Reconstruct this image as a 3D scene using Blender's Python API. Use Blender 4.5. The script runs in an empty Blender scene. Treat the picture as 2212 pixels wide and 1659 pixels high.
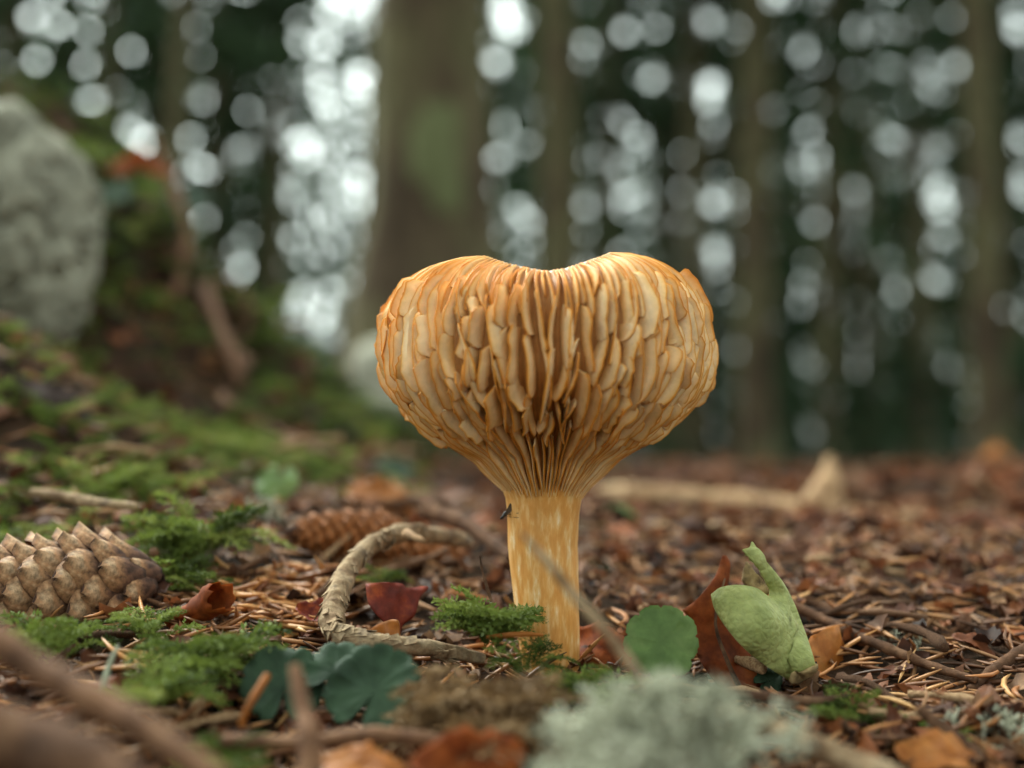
import bpy, math, random
import numpy as np
from mathutils import Vector, Matrix, Euler
from mathutils.geometry import delaunay_2d_cdt

random.seed(7); RS = np.random.RandomState(7)
sc = bpy.context.scene
COL = sc.collection
R = math.radians

# ------------------------------------------------------------------ camera
W_, H_ = 2212.0, 1659.0            # pixel frame used for measuring
D = 0.35                           # camera to mushroom axis
K = 36.0 / 45.0                    # frame width per metre of distance
S = D * K / W_                     # metres per pixel at the mushroom
HOR = 990.0                        # horizon row
HC = (1430 - HOR) * S              # camera height over the stem base
TILT = math.atan((HOR - H_ / 2) / W_ * K)
cam_d = bpy.data.cameras.new('camera')
cam = bpy.data.objects.new('camera', cam_d); COL.objects.link(cam)
cam_d.sensor_width = 36; cam_d.lens = 45
cam_d.clip_start = 0.005; cam_d.clip_end = 600
cam.location = (0, -D, HC); cam.rotation_euler = (math.pi / 2 + TILT, 0, 0)
cam_d.dof.use_dof = True; cam_d.dof.focus_distance = 0.333; cam_d.dof.aperture_fstop = 4.9
sc.camera = cam

# ------------------------------------------------------------------ sky, sun, exposure
SUN = Vector((-0.42, 0.70, 0.85)).normalized()
world = bpy.data.worlds.new('World'); sc.world = world; world.use_nodes = True
wn, wl = world.node_tree.nodes, world.node_tree.links
wn.clear()
sky = wn.new('ShaderNodeTexSky'); sky.sky_type = 'NISHITA'; sky.sun_disc = False
sky.sun_elevation = math.asin(SUN.z); sky.sun_rotation = math.atan2(SUN.x, SUN.y)
sky.air_density = 1.0; sky.dust_density = 6.0; sky.ozone_density = 1.0
hs = wn.new('ShaderNodeHueSaturation'); hs.inputs['Saturation'].default_value = 0.08
tint = wn.new('ShaderNodeMix'); tint.data_type = 'RGBA'; tint.blend_type = 'MULTIPLY'
tint.inputs[0].default_value = 1.0; tint.inputs[7].default_value = (0.88, 1.0, 0.94, 1)   # overcast: greyish white
bg = wn.new('ShaderNodeBackground'); bg.inputs[1].default_value = 0.15
wo = wn.new('ShaderNodeOutputWorld')
wl.new(sky.outputs[0], hs.inputs['Color']); wl.new(hs.outputs[0], tint.inputs[6])
wl.new(tint.outputs[2], bg.inputs[0]); wl.new(bg.outputs[0], wo.inputs[0])
sun_d = bpy.data.lights.new('sun', 'SUN'); sun_d.energy = 0.5; sun_d.angle = R(30); sun_d.color = (1, 0.95, 0.87)
sun = bpy.data.objects.new('sun', sun_d); COL.objects.link(sun); sun.location = (0, 0, 5)
sun.rotation_euler = SUN.to_track_quat('Z', 'Y').to_euler()
sc.view_settings.view_transform = 'Standard'; sc.view_settings.look = 'None'
sc.view_settings.gamma = 1.0; sc.view_settings.use_curve_mapping = False
sc.view_settings.exposure = 1.95
sc.render.engine = 'CYCLES'
sc.cycles.use_denoising = True
sc.cycles.max_bounces = 6; sc.cycles.diffuse_bounces = 3; sc.cycles.glossy_bounces = 2
sc.cycles.transmission_bounces = 2; sc.cycles.sample_clamp_indirect = 4.0
sc.cycles.caustics_reflective = False; sc.cycles.caustics_refractive = False

# ------------------------------------------------------------------ helpers: pixels to places
_ct, _st = math.cos(TILT), math.sin(TILT)
def ray(px, py):
    u = (px - W_ / 2) / W_ * K; v = (H_ / 2 - py) / W_ * K
    return np.array([u, _ct - v * _st, _st + v * _ct])
CAM = np.array([0, -D, HC])
def at(px, py, Y):
    d = ray(px, py); return CAM + d * ((Y + D) / d[1])
def pxm(Y): return (Y + D) * K / W_          # metres per pixel at depth Y

def sstep(a, b, x):
    t = np.clip((np.asarray(x, float) - a) / (b - a), 0, 1); return t * t * (3 - 2 * t)

def _h(ix, iy, iz):
    n = (ix * 374761393 + iy * 668265263 + iz * 1274126177) & 0x7fffffff
    n = ((n ^ (n >> 13)) * 1103515245 + 12345) & 0x7fffffff
    n = ((n ^ (n >> 15)) * 1597334677) & 0x7fffffff
    return (n & 0xffff) / 65535.0
def vnoise(x, y, z=0.0):
    x, y, z = np.broadcast_arrays(np.asarray(x, float), np.asarray(y, float), np.asarray(z, float))
    xi, yi, zi = np.floor(x).astype(np.int64), np.floor(y).astype(np.int64), np.floor(z).astype(np.int64)
    fx, fy, fz = x - xi, y - yi, z - zi
    fx, fy, fz = [f * f * (3 - 2 * f) for f in (fx, fy, fz)]
    o = 0
    for a in (0, 1):
        for b in (0, 1):
            for c in (0, 1):
                o = o + _h(xi + a, yi + b, zi + c) * (fx if a else 1 - fx) * (fy if b else 1 - fy) * (fz if c else 1 - fz)
    return o * 2 - 1
def fbm(x, y, z=0.0, oct=4):
    o, a = 0, 1.0
    for i in range(oct):
        f = 2.03 ** i
        o = o + a * vnoise(np.asarray(x) * f + i * 17.3, np.asarray(y) * f + i * 5.1, np.asarray(z) * f + i * 9.7); a *= 0.5
    return o

BX = np.array([-9, -1.2, -0.60, -0.50, -0.388, -0.302, -0.234, -0.182, -0.11, -0.04, 0.03, 0.08])
BZ = np.array([0.50, 0.46, 0.37, 0.33, 0.265, 0.182, 0.105, 0.060, 0.025, 0.006, 0.002, 0.0])
def G(x, y):
    x = np.asarray(x, float); y = np.asarray(y, float)
    z = 0.03 * np.tanh(y / 0.15)
    z = z + 0.012 * sstep(-0.02, -0.10, x) * sstep(-0.13, -0.02, y)
    z = z + np.interp(x, BX, BZ) * sstep(0.16, 0.60, y) * (1 - sstep(0.70, 1.3, y))
    z = z + 0.045 * np.exp(-((x + 0.245) / .075) ** 2 - ((y - .20) / .07) ** 2) + .03 * sstep(-.06, -.26, x) * sstep(0, .2, y)
    z = z + 0.035 * fbm(x * 11, y * 11, 7.0, 3) * sstep(-.10, -.24, x) * sstep(.25, .5, y) * (1 - sstep(.9, 1.4, y))
    z = z - 0.009 * np.exp(-((x - .053) / .018) ** 2 - ((y + .012) / .02) ** 2)
    keep = 1 - np.exp(-((x - 0.009) ** 2 + y ** 2) / 0.016 ** 2)
    z = z + keep * (0.0035 * fbm(x * 40, y * 40, 1.0, 3)) 
    r = np.hypot(x, y)
    z = z + 0.018 * fbm(x * 6, y * 6, 3.0, 2) * sstep(0.15, 0.6, r)
    z = z + 0.12 * fbm(x * 0.5, y * 0.5, 5.0, 2) * sstep(2, 7, r) - 0.1 * sstep(1.0, 6, y)
    return z
def on_ground(px, py, lift=0.0):
    d = ray(px, py); t = np.concatenate([np.linspace(0.15, 1.5, 1400), np.linspace(1.5, 30, 1500)])
    p = CAM[None] + d[None] * t[:, None]
    below = p[:, 2] < G(p[:, 0], p[:, 1]) + lift
    i = np.argmax(below) if below.any() else -1
    return p[i]

# ------------------------------------------------------------------ helpers: objects
def lin(r, g, b):
    f = lambda c: (c / 255 / 12.92) if c <= 10 else ((c / 255 + 0.055) / 1.055) ** 2.4
    return (f(r), f(g), f(b), 1)

def mesh(name, V, F, m=None, attrs=None, smooth=True):
    V = np.asarray(V, float)
    me = bpy.data.meshes.new(name)
    if isinstance(F, np.ndarray):
        n, k = F.shape
        me.vertices.add(len(V)); me.vertices.foreach_set('co', V.ravel())
        me.loops.add(n * k); me.loops.foreach_set('vertex_index', F.astype(np.int32).ravel())
        me.polygons.add(n); me.polygons.foreach_set('loop_start', np.arange(0, n * k, k, dtype=np.int32))
        me.update(calc_edges=True)
    else:
        me.from_pydata(V.tolist(), [], [list(map(int, f)) for f in F])
    if attrs:
        for an, av in attrs.items():
            a = me.attributes.new(an, 'FLOAT', 'POINT'); a.data.foreach_set('value', np.asarray(av, np.float32))
    me.polygons.foreach_set('use_smooth', [smooth] * len(me.polygons))
    if m: me.materials.append(m)
    me.update(); return me
def link(name, me, parent=None, loc=None, rot=None, scale=None):
    o = bpy.data.objects.new(name, me); COL.objects.link(o)
    if parent is not None: o.parent = parent
    if loc is not None: o.location = loc
    if rot is not None: o.rotation_euler = rot
    if scale is not None: o.scale = scale if hasattr(scale, '__len__') else (scale,) * 3
    return o
def tag(o, label, cat, group=None, kind=None):
    if label: o['label'] = label
    if cat: o['category'] = cat
    if group: o['group'] = group
    if kind: o['kind'] = kind
    return o
def empty(name, loc):
    o = bpy.data.objects.new(name, None); COL.objects.link(o); o.location = loc; o.empty_display_size = 0.02; return o
def part(name, V, F, m, parent, attrs=None, smooth=True):
    """mesh in world coordinates put under a thing's empty"""
    off = np.array(parent.location)
    if parent.parent: off = off + np.array(parent.parent.location)
    return link(name, mesh(name, np.asarray(V) - off, F, m, attrs, smooth), parent)
def solo(name, V, F, m, label, cat, group=None, kind=None, attrs=None, smooth=True, base=None):
    V = np.asarray(V, float)
    if base is None:
        base = np.array([V[:, 0].mean(), V[:, 1].mean(), V[:, 2].min()])
    o = link(name, mesh(name, V - base, F, m, attrs, smooth), loc=base)
    return tag(o, label, cat, group, kind)

class MB:
    def __init__(s): s.V, s.F, s.A, s.n = [], [], [], 0
    def add(s, V, F, a=0.5):
        V = np.asarray(V, float)
        s.F += [tuple(int(i) + s.n for i in f) for f in F]
        s.V.append(V); s.A.append(np.full(len(V), a) if np.isscalar(a) else np.asarray(a)); s.n += len(V)
    def get(s): return np.concatenate(s.V), s.F, np.concatenate(s.A)

def grid_faces(n, m, wrap=False, flip=False):
    F = []
    for i in range(n - 1):
        for j in range(m if wrap else m - 1):
            q = (i * m + j, i * m + (j + 1) % m, (i + 1) * m + (j + 1) % m, (i + 1) * m + j)
            F.append(q[::-1] if flip else q)
    return F
def smoothpath(P, n):
    P = np.asarray(P, float); k = len(P)
    t = np.linspace(0, k - 1, n); i = np.clip(np.floor(t).astype(int), 0, k - 2); f = (t - i)[:, None]
    p0, p1, p2, p3 = P[np.maximum(i - 1, 0)], P[i], P[i + 1], P[np.minimum(i + 2, k - 1)]
    return 0.5 * (2 * p1 + (p2 - p0) * f + (2 * p0 - 5 * p1 + 4 * p2 - p3) * f ** 2 + (3 * p1 - p0 - 3 * p2 + p3) * f ** 3)
def tube(P, rad, sides=8, rough=0.0, rscale=60, seed=0.0, cap=True):
    P = np.asarray(P, float); n = len(P); rad = np.broadcast_to(np.asarray(rad, float), (n,))
    T = np.gradient(P, axis=0); T /= np.linalg.norm(T, axis=1)[:, None] + 1e-12
    up = np.array([0, 0, 1.0]) if abs(T[0, 2]) < 0.9 else np.array([1.0, 0, 0])
    N = np.cross(T[0], up); N /= np.linalg.norm(N); V = []
    ang = np.arange(sides) / sides * 2 * math.pi
    for i in range(n):
        N = N - T[i] * N.dot(T[i]); N /= np.linalg.norm(N) + 1e-12
        B = np.cross(T[i], N)
        V.append(P[i] + rad[i] * (np.cos(ang)[:, None] * N + np.sin(ang)[:, None] * B))
    V = np.concatenate(V)
    if rough:
        C = np.repeat(P, sides, 0); d = V - C
        k = 1 + rough * fbm(V[:, 0] * rscale + seed, V[:, 1] * rscale, V[:, 2] * rscale, 3)
        V = C + d * k[:, None]
    F = grid_faces(n, sides, wrap=True)
    if cap:
        F.append(tuple(range(sides))[::-1]); F.append(tuple(range((n - 1) * sides, n * sides)))
    return V, F
def pxpath(L, n):
    """list of (px, py, Y) -> smooth world path"""
    return smoothpath([at(*p) for p in L], n)

# ------------------------------------------------------------------ materials
def mat(name, cols, src='noise', scale=100.0, rough=0.75, bump=0.0, bscale=300.0, bdist=0.0006, mott=0.3, mscale=150.0,
        trans=0.0, sss=0.0, sssr=0.002, stretch=(1, 1, 1), spec=0.25, voro=0.0, sheen=0.0):
    m = bpy.data.materials.new(name); m.use_nodes = True
    nt = m.node_tree; N, L = nt.nodes, nt.links; N.clear()
    out = N.new('ShaderNodeOutputMaterial'); p = N.new('ShaderNodeBsdfPrincipled')
    tc = N.new('ShaderNodeTexCoord'); mp = N.new('ShaderNodeMapping'); mp.inputs['Scale'].default_value = stretch
    L.new(tc.outputs['Object'], mp.inputs['Vector'])
    def noise(sc_, det=5, rg=0.6):
        n = N.new('ShaderNodeTexNoise'); n.inputs['Scale'].default_value = sc_; n.inputs['Detail'].default_value = det
        n.inputs['Roughness'].default_value = rg; L.new(mp.outputs[0], n.inputs['Vector']); return n.outputs['Fac']
    def math_(op, a, b):
        n = N.new('ShaderNodeMath'); n.operation = op
        for i, v in enumerate((a, b)):
            if hasattr(v, 'links'): L.new(v, n.inputs[i])
            else: n.inputs[i].default_value = v
        return n.outputs[0]
    if src == 'noise':
        mr = N.new('ShaderNodeMapRange'); mr.inputs[1].default_value = 0.3; mr.inputs[2].default_value = 0.7
        L.new(noise(scale), mr.inputs[0]); val = mr.outputs[0]
    else:
        if src == 'obj':
            oi = N.new('ShaderNodeObjectInfo'); v0 = oi.outputs['Random']
        else:
            at_ = N.new('ShaderNodeAttribute'); at_.attribute_name = src; v0 = at_.outputs['Fac']
        val = math_('ADD', v0, math_('MULTIPLY', math_('SUBTRACT', noise(scale), 0.5), mott))
    cr = N.new('ShaderNodeValToRGB'); el = cr.color_ramp.elements
    k = len(cols)
    while len(el) < k: el.new(0.5)
    for i, c in enumerate(cols):
        pos, c = c if isinstance(c[1], tuple) else (i / max(1, k - 1), c)
        el[i].position = pos; el[i].color = c
    L.new(val, cr.inputs[0]); col = cr.outputs[0]
    if mott:
        mx = N.new('ShaderNodeMix'); mx.data_type = 'RGBA'; mx.blend_type = 'MULTIPLY'; mx.inputs[0].default_value = 1.0
        mr2 = N.new('ShaderNodeMapRange'); mr2.inputs[1].default_value = 0.3; mr2.inputs[2].default_value = 0.7
        mr2.inputs[3].default_value = 1 - mott; mr2.inputs[4].default_value = 1 + mott * 0.6
        L.new(noise(mscale, 6, 0.65), mr2.inputs[0]); L.new(col, mx.inputs[6]); L.new(mr2.outputs[0], mx.inputs[7]); col = mx.outputs[2]
    L.new(col, p.inputs['Base Color']); p.inputs['Roughness'].default_value = rough
    p.inputs['Specular IOR Level'].default_value = spec
    if sss:
        p.inputs['Subsurface Weight'].default_value = sss; p.inputs['Subsurface Radius'].default_value = (1, 0.55, 0.25)
        p.inputs['Subsurface Scale'].default_value = sssr
    if bump:
        b = N.new('ShaderNodeBump'); b.inputs['Strength'].default_value = bump; b.inputs['Distance'].default_value = bdist
        hsrc = noise(bscale, 6, 0.6)
        if voro:
            vo = N.new('ShaderNodeTexVoronoi'); vo.feature = 'DISTANCE_TO_EDGE'; vo.inputs['Scale'].default_value = voro
            L.new(mp.outputs[0], vo.inputs['Vector']); hsrc = math_('ADD', math_('MULTIPLY', hsrc, 0.6), vo.outputs['Distance'])
        L.new(hsrc, b.inputs['Height']); L.new(b.outputs[0], p.inputs['Normal'])
    if trans:
        tr = N.new('ShaderNodeBsdfTranslucent'); L.new(col, tr.inputs[0]); mxs = N.new('ShaderNodeMixShader')
        mxs.inputs[0].default_value = trans; L.new(p.outputs[0], mxs.inputs[1]); L.new(tr.outputs[0], mxs.inputs[2])
        L.new(mxs.outputs[0], out.inputs[0])
    else: L.new(p.outputs[0], out.inputs[0])
    return m

m_gill = mat('gill', [(0.0, lin(246, 210, 164)), (0.40, lin(236, 188, 126)), (0.75, lin(220, 150, 62)), (1.0, lin(210, 130, 40))], src='edge', scale=350, mott=0.22, mscale=220,
             rough=0.55, bump=0.25, bscale=900, bdist=0.0003, sss=0.15, sssr=0.0015, spec=0.3)
m_capf = mat('cap_flesh', [(0.0, lin(158, 100, 48)), (0.5, lin(176, 120, 66)), (1.0, lin(236, 218, 190))], src='edge', scale=200, mott=0.25, mscale=300, rough=0.6, bump=0.3, bscale=700, bdist=0.0004, sss=0.1, sssr=0.0015)
m_stem = mat('stem_flesh', [(0.0, lin(206, 136, 62)), (0.45, lin(218, 154, 80)), (0.75, lin(230, 180, 116)), (1.0, lin(242, 214, 172))], scale=560, stretch=(1, 1, 0.24), mott=0.18, mscale=120,
             rough=0.5, bump=0.35, bscale=700, bdist=0.0004, sss=0.15, sssr=0.002, spec=0.35)
m_soil = mat('soil', [lin(24, 17, 12), lin(44, 31, 21), lin(64, 44, 30), lin(38, 38, 20)], scale=45, mott=0.4, mscale=160, rough=0.95, bump=0.9, bscale=260, bdist=0.003, spec=0.1)
m_needle = mat('needle', [lin(60, 38, 24), lin(100, 62, 36), lin(140, 90, 50), lin(168, 118, 72), lin(88, 62, 44)], src='rnd', scale=200, mott=0.15, rough=0.55, spec=0.3)
m_needle_o = mat('needle_single', [lin(110, 68, 38), lin(160, 100, 52), lin(190, 128, 70), lin(204, 156, 100)], src='obj', scale=200, mott=0.2, rough=0.5, spec=0.35)
m_leaf = mat('dead_leaf', [lin(48, 28, 20), lin(84, 46, 28), lin(116, 64, 36), lin(150, 84, 42), lin(98, 68, 50)], src='obj', scale=90, mott=0.35, mscale=160, rough=0.6, bump=0.3, bscale=400, bdist=0.0005, trans=0.25)
m_frag = mat('leaf_crumb', [lin(40, 24, 18), lin(70, 40, 26), lin(104, 58, 34), lin(140, 84, 50), lin(92, 66, 50), lin(150, 112, 80)], src='rnd', scale=150, mott=0.35, mscale=300, rough=0.7, trans=0.2)
m_rust = mat('rust_leaf', [lin(96, 42, 18), lin(140, 66, 24), lin(170, 92, 40)], scale=90, mott=0.45, mscale=300, rough=0.75, bump=0.3, bscale=300, bdist=0.0005, trans=0.3)
m_red = mat('red_leaf', [lin(92, 36, 28), lin(120, 46, 32), lin(170, 80, 36)], scale=130, mott=0.35, mscale=350, rough=0.6, bump=0.4, bscale=500, bdist=0.0004, trans=0.15)
m_orange = mat('orange_leaf', [lin(128, 72, 26), lin(164, 96, 36), lin(186, 122, 60)], scale=90, mott=0.3, mscale=250, rough=0.55, bump=0.3, bscale=300, bdist=0.0004, trans=0.3)
m_green = mat('dark_green_leaf', [lin(34, 50, 34), lin(46, 66, 44), lin(60, 82, 56)], scale=60, mott=0.3, mscale=200, rough=0.7, bump=0.35, bscale=220, bdist=0.0006, trans=0.2)
m_green2 = mat('bright_green_leaf', [lin(84, 108, 54), lin(104, 128, 68), lin(128, 146, 84)], scale=60, mott=0.2, mscale=200, rough=0.5, bump=0.3, bscale=260, bdist=0.0005, trans=0.35)
m_husk = mat('husk', [lin(128, 134, 74), lin(148, 152, 90), lin(166, 166, 104)], scale=120, mott=0.2, mscale=420, rough=0.65, bump=0.7, bscale=380, bdist=0.0007, sss=0.1, sssr=0.002, voro=500)
m_huskend = mat('husk_end', [lin(70, 52, 36), lin(150, 124, 84), lin(176, 150, 108)], scale=260, mott=0.4, rough=0.9, bump=0.6, bscale=500)
m_moss = mat('moss', [lin(44, 54, 20), lin(76, 90, 34), lin(112, 126, 54), lin(146, 150, 80)], src='rnd', scale=120, mott=0.25, mscale=90, rough=0.7, trans=0.35, spec=0.2)
m_mossd = mat('dry_moss', [lin(84, 62, 38), lin(122, 94, 62), lin(146, 116, 80)], src='rnd', scale=120, mott=0.3, rough=0.8, trans=0.2)
m_lichen = mat('lichen', [lin(134, 134, 112), lin(168, 168, 144), lin(198, 196, 174)], src='rnd', scale=200, mott=0.2, rough=0.9, trans=0.15)
m_bark = mat('twig_bark', [lin(82, 62, 46), lin(128, 102, 76), lin(160, 136, 106), lin(110, 92, 78)], scale=140, mott=0.4, mscale=420, rough=0.85, bump=0.9, bscale=330, bdist=0.001, spec=0.15)
m_barkd = mat('dark_twig', [lin(58, 40, 30), lin(92, 64, 46), lin(124, 92, 68)], scale=140, mott=0.4, mscale=400, rough=0.9, bump=0.8, bscale=400, bdist=0.0008, spec=0.15)
m_redtwig = mat('red_twig', [lin(74, 48, 32), lin(108, 74, 50), lin(132, 96, 68)], scale=160, mott=0.3, mscale=400, rough=0.8, bump=0.6, bscale=400, bdist=0.0006)
m_pale = mat('pale_wood', [lin(120, 88, 60), lin(170, 134, 98), lin(196, 164, 126)], scale=60, mott=0.35, mscale=200, rough=0.85, bump=0.6, bscale=200, bdist=0.001)
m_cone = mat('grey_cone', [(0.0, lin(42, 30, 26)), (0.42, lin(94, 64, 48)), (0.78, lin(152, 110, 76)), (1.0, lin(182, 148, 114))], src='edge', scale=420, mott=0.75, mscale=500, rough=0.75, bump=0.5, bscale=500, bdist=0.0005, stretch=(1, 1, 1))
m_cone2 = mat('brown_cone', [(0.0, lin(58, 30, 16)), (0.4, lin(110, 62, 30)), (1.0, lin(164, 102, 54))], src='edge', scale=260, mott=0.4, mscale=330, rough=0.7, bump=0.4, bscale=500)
m_core = mat('cone_core', [lin(44, 28, 20), lin(80, 50, 34)], scale=200, rough=0.9, bump=0.6)
m_rock = mat('limestone', [lin(118, 114, 98), lin(150, 146, 128), lin(176, 172, 154)], scale=14, mott=0.35, mscale=50, rough=0.9, bump=0.8, bscale=60, bdist=0.006, spec=0.15)
m_trunk = mat('spruce_bark', [lin(58, 48, 38), lin(86, 72, 56), lin(104, 98, 70), lin(74, 64, 50)], scale=4, mott=0.45, mscale=18, stretch=(1, 1, 0.4), rough=0.95, bump=0.8, bscale=22, bdist=0.03, spec=0.1)
m_lic_t = mat('trunk_lichen', [lin(92, 94, 62), lin(116, 120, 82)], scale=30, mott=0.3, rough=0.95, bump=0.5, bscale=80, bdist=0.005)
m_fol = mat('spruce_needles', [lin(34, 50, 34), lin(52, 72, 46), lin(70, 88, 58)], src='rnd', scale=3, mott=0.3, mscale=6, rough=0.8, trans=0.25, spec=0.15)
m_fly = mat('insect', [lin(30, 26, 24), lin(52, 44, 38)], scale=900, rough=0.4)
m_wing = mat('insect_wing', [lin(96, 82, 70), lin(122, 104, 88)], scale=900, rough=0.3, trans=0.4)

# ------------------------------------------------------------------ ground
def sinhgrid(n, a, lo, hi):
    t0, t1 = np.arcsinh(lo / a), np.arcsinh(hi / a); return a * np.sinh(np.linspace(t0, t1, n))
gx = sinhgrid(340, 0.12, -150, 150); gy = sinhgrid(380, 0.12, -30, 260)
GX, GY = np.meshgrid(gx, gy); GZ = G(GX, GY)
V = np.stack([GX, GY, GZ], -1).reshape(-1, 3)
ii = np.arange(len(gy) - 1)[:, None] * len(gx) + np.arange(len(gx) - 1)[None]
F = np.stack([ii, ii + 1, ii + 1 + len(gx), ii + len(gx)], -1).reshape(-1, 4)
ground = link('ground', mesh('ground', V, F, m_soil)); tag(ground, 'brown forest floor of soil and litter rising to a bank', 'ground', kind='structure')

# ------------------------------------------------------------------ forest: trees
def spruce_crown(h, z0, rmax, nbr, per, size, seed):
    rs = np.random.RandomState(seed); Vs, Fs, A = [], [], []
    for i in range(nbr):
        f = (i + rs.rand()) / nbr; z = z0 + (h - z0) * f
        L = rmax * (1 - f) ** 0.7 * rs.uniform(0.55, 1.1) + 0.15
        az = i * 2.39996 + rs.uniform(-.3, .3); dr = rs.uniform(0.15, 0.5)
        u = rs.rand(per) ** 0.7
        c = np.stack([np.cos(az) * u * L, np.sin(az) * u * L, z - dr * L * u ** 1.4], 1)
        w = 0.10 * L * (1.15 - u)
        c += np.stack([-np.sin(az) * w * rs.uniform(-1, 1, per) * 2, np.cos(az) * w * rs.uniform(-1, 1, per) * 2, -rs.rand(per) * 0.35 * L * 0.5], 1)
        d1 = rs.normal(size=(per, 3)) * [1, 1, .6] + np.array([np.cos(az), np.sin(az), -0.6]) * 0.8; d1 /= np.linalg.norm(d1, axis=1)[:, None]
        d2 = np.cross(d1, rs.normal(size=(per, 3))); d2 /= np.linalg.norm(d2, axis=1)[:, None]
        s = size * rs.uniform(0.5, 1.5, (per, 1))
        q = np.stack([c - d1 * s, c + d2 * s * .34, c + d1 * s, c - d2 * s * .34], 1)
        Vs.append(q.reshape(-1, 3)); A.append(np.repeat(rs.rand(per) * .6 + .4 * rs.rand(), 4))
    V = np.concatenate(Vs); n = len(V) // 4
    return V, np.arange(n * 4).reshape(n, 4), np.concatenate(A)
def trunk_geo(h, r, seed, lean=0.0, flare=1.5, top=0.25, n=26):
    z = h * np.linspace(0, 1, n) ** 1.6 - 0.25
    f = (z + 0.25) / h
    rad = r * (1 - (1 - top) * f) * (1 + (flare - 1) * np.exp(-np.maximum(z, 0) / (r * 2.2)))
    P = np.stack([lean * z + 0.04 * np.sin(z * 0.7 + seed), 0.03 * np.sin(z * 0.5 + seed * 2), z], 1)
    return tube(P, rad, 18, rough=0.10, rscale=2.2 / max(r, .05) * .3, seed=seed)
def limb_geos(h, z0, rmax, n, seed, r0=0.02):
    rs = np.random.RandomState(seed); out = []
    for i in range(n):
        f = rs.rand() ** 1.4; z = z0 + (h - z0) * f; az = rs.uniform(0, 6.28); L = rmax * (1 - f) ** .6 * rs.uniform(.4, 1)
        t = np.linspace(0, 1, 6)[:, None]; d = np.array([np.cos(az), np.sin(az), 0])
        P = d * L * t + np.array([0, 0, z]) + np.array([0, 0, -.35 * L]) * t ** 1.5 + .03 * rs.normal(size=(6, 3)) * t
        out.append(tube(P, np.linspace(r0, r0 * .3, 6), 5))
    return out

# named trunks: (centre px at the horizon, distance, px width, label, crown?, lean)
def tree_at(px, dist, wpx, label, crown, lean, h=13, group=None, flare=1.5, z0=3.0, dens=1.0, seed=0, size=.13, rmax=1.7):
    Y = dist - D; x = (px - W_ / 2) / W_ * K * dist; r = wpx * K / W_ * dist / 2
    z = float(G(x, Y))
    e = empty('spruce_tree', (x, Y, z)); tag(e, label, 'tree', group)
    V, F = trunk_geo(h, r, seed, lean, flare); link('trunk', mesh('trunk', V, F, m_trunk), e)
    for V, F in limb_geos(h * .6, max(1.0, z0 - 2.4), rmax * .8, 14, seed + 5, max(.012, r * .11)):
        V[:, 0] += lean * V[:, 2]; link('branch', mesh('branch', V, F, m_trunk), e)
    if crown:
        V, F, A = spruce_crown(h + .6, z0, rmax, int(60 * dens), 60, size, seed); V[:, 0] += lean * V[:, 2]
        link('crown', mesh('crown', V, F, m_fol, {'rnd': A}, smooth=False), e)
    return e
big = tree_at(925, 4.0, 262, 'thick brown spruce trunk with a pale lichen patch, behind the mushroom', True, 0.02, h=15, flare=2.1, z0=5.5, seed=3, rmax=2.2)
# lichen patch on the big trunk: thin crust following the bark
def patch(tree, zc, azc, hz, hw, r, lean):
    n, k = 14, 40; Vp = []
    for i in range(n):
        for j in range(k):
            q = i / (n - 1); a = j / k * 2 * math.pi; w = 1 + .45 * float(fbm(math.cos(a) * 1.6 + 4, math.sin(a) * 1.6, 2.0, 3))
            z = zc + hz * q * w * math.sin(a); az = azc + hw * q * w * math.cos(a) - .25 * (z - zc)
            rr = r + 0.012 * (1 - q ** 2) - 0.005
            Vp.append([rr * math.cos(az) + lean * z, rr * math.sin(az), z])
    link('lichen_patch', mesh('lichen_patch', Vp, grid_faces(n, k, True), m_lic_t), tree)
patch(big, 0.98, -math.pi / 2 + .12, 0.19, 0.42, 262 * K / W_ * 4 / 2 * .985, 0.02)
tree_at(352, 6.5, 42, 'slender leaning trunk rising behind the mossy bank and boulder', True, 0.035, h=11, z0=5.6, seed=11)
tree_at(1205, 8.0, 92, 'straight dark trunk just beside the thick lichen-patched trunk', True, -0.012, h=14, z0=5.1, seed=13)
tree_at(1645, 9.0, 78, 'dark spruce trunk standing behind the broken stub on the fallen branch', True, -0.01, h=14, z0=4.1, seed=17)
tree_at(2135, 7.5, 76, 'brown trunk behind the lone orange leaf on the rise', True, -0.02, h=14, z0=4.4, seed=19)
tree_at(1795, 13, 44, 'thin dark pole-like trunk between two stouter spruces', True, 0.0, h=13, z0=4.1, seed=23)
tree_at(1320, 14, 40, 'thin pole-like trunk next to the straight dark trunk', True, 0.0, h=13, z0=3.8, seed=29)
tree_at(1990, 15, 40, 'slim trunk in the gap beside the brown trunk', True, 0.0, h=13, z0=3.8, seed=31)
tree_at(585, 12, 36, 'slim trunk against the bright gap, between the leaning trunk and the thick one', True, 0.01, h=12, z0=4.2, seed=37)
tree_at(1510, 11, 46, 'slim dark trunk just above the taller shoulder of the mushroom cap', True, 0.0, h=13, z0=3.8, seed=41)
tree_at(215, 10, 34, 'slim trunk seen above the boulder', True, 0.0, h=12, z0=3.6, seed=43)

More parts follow.
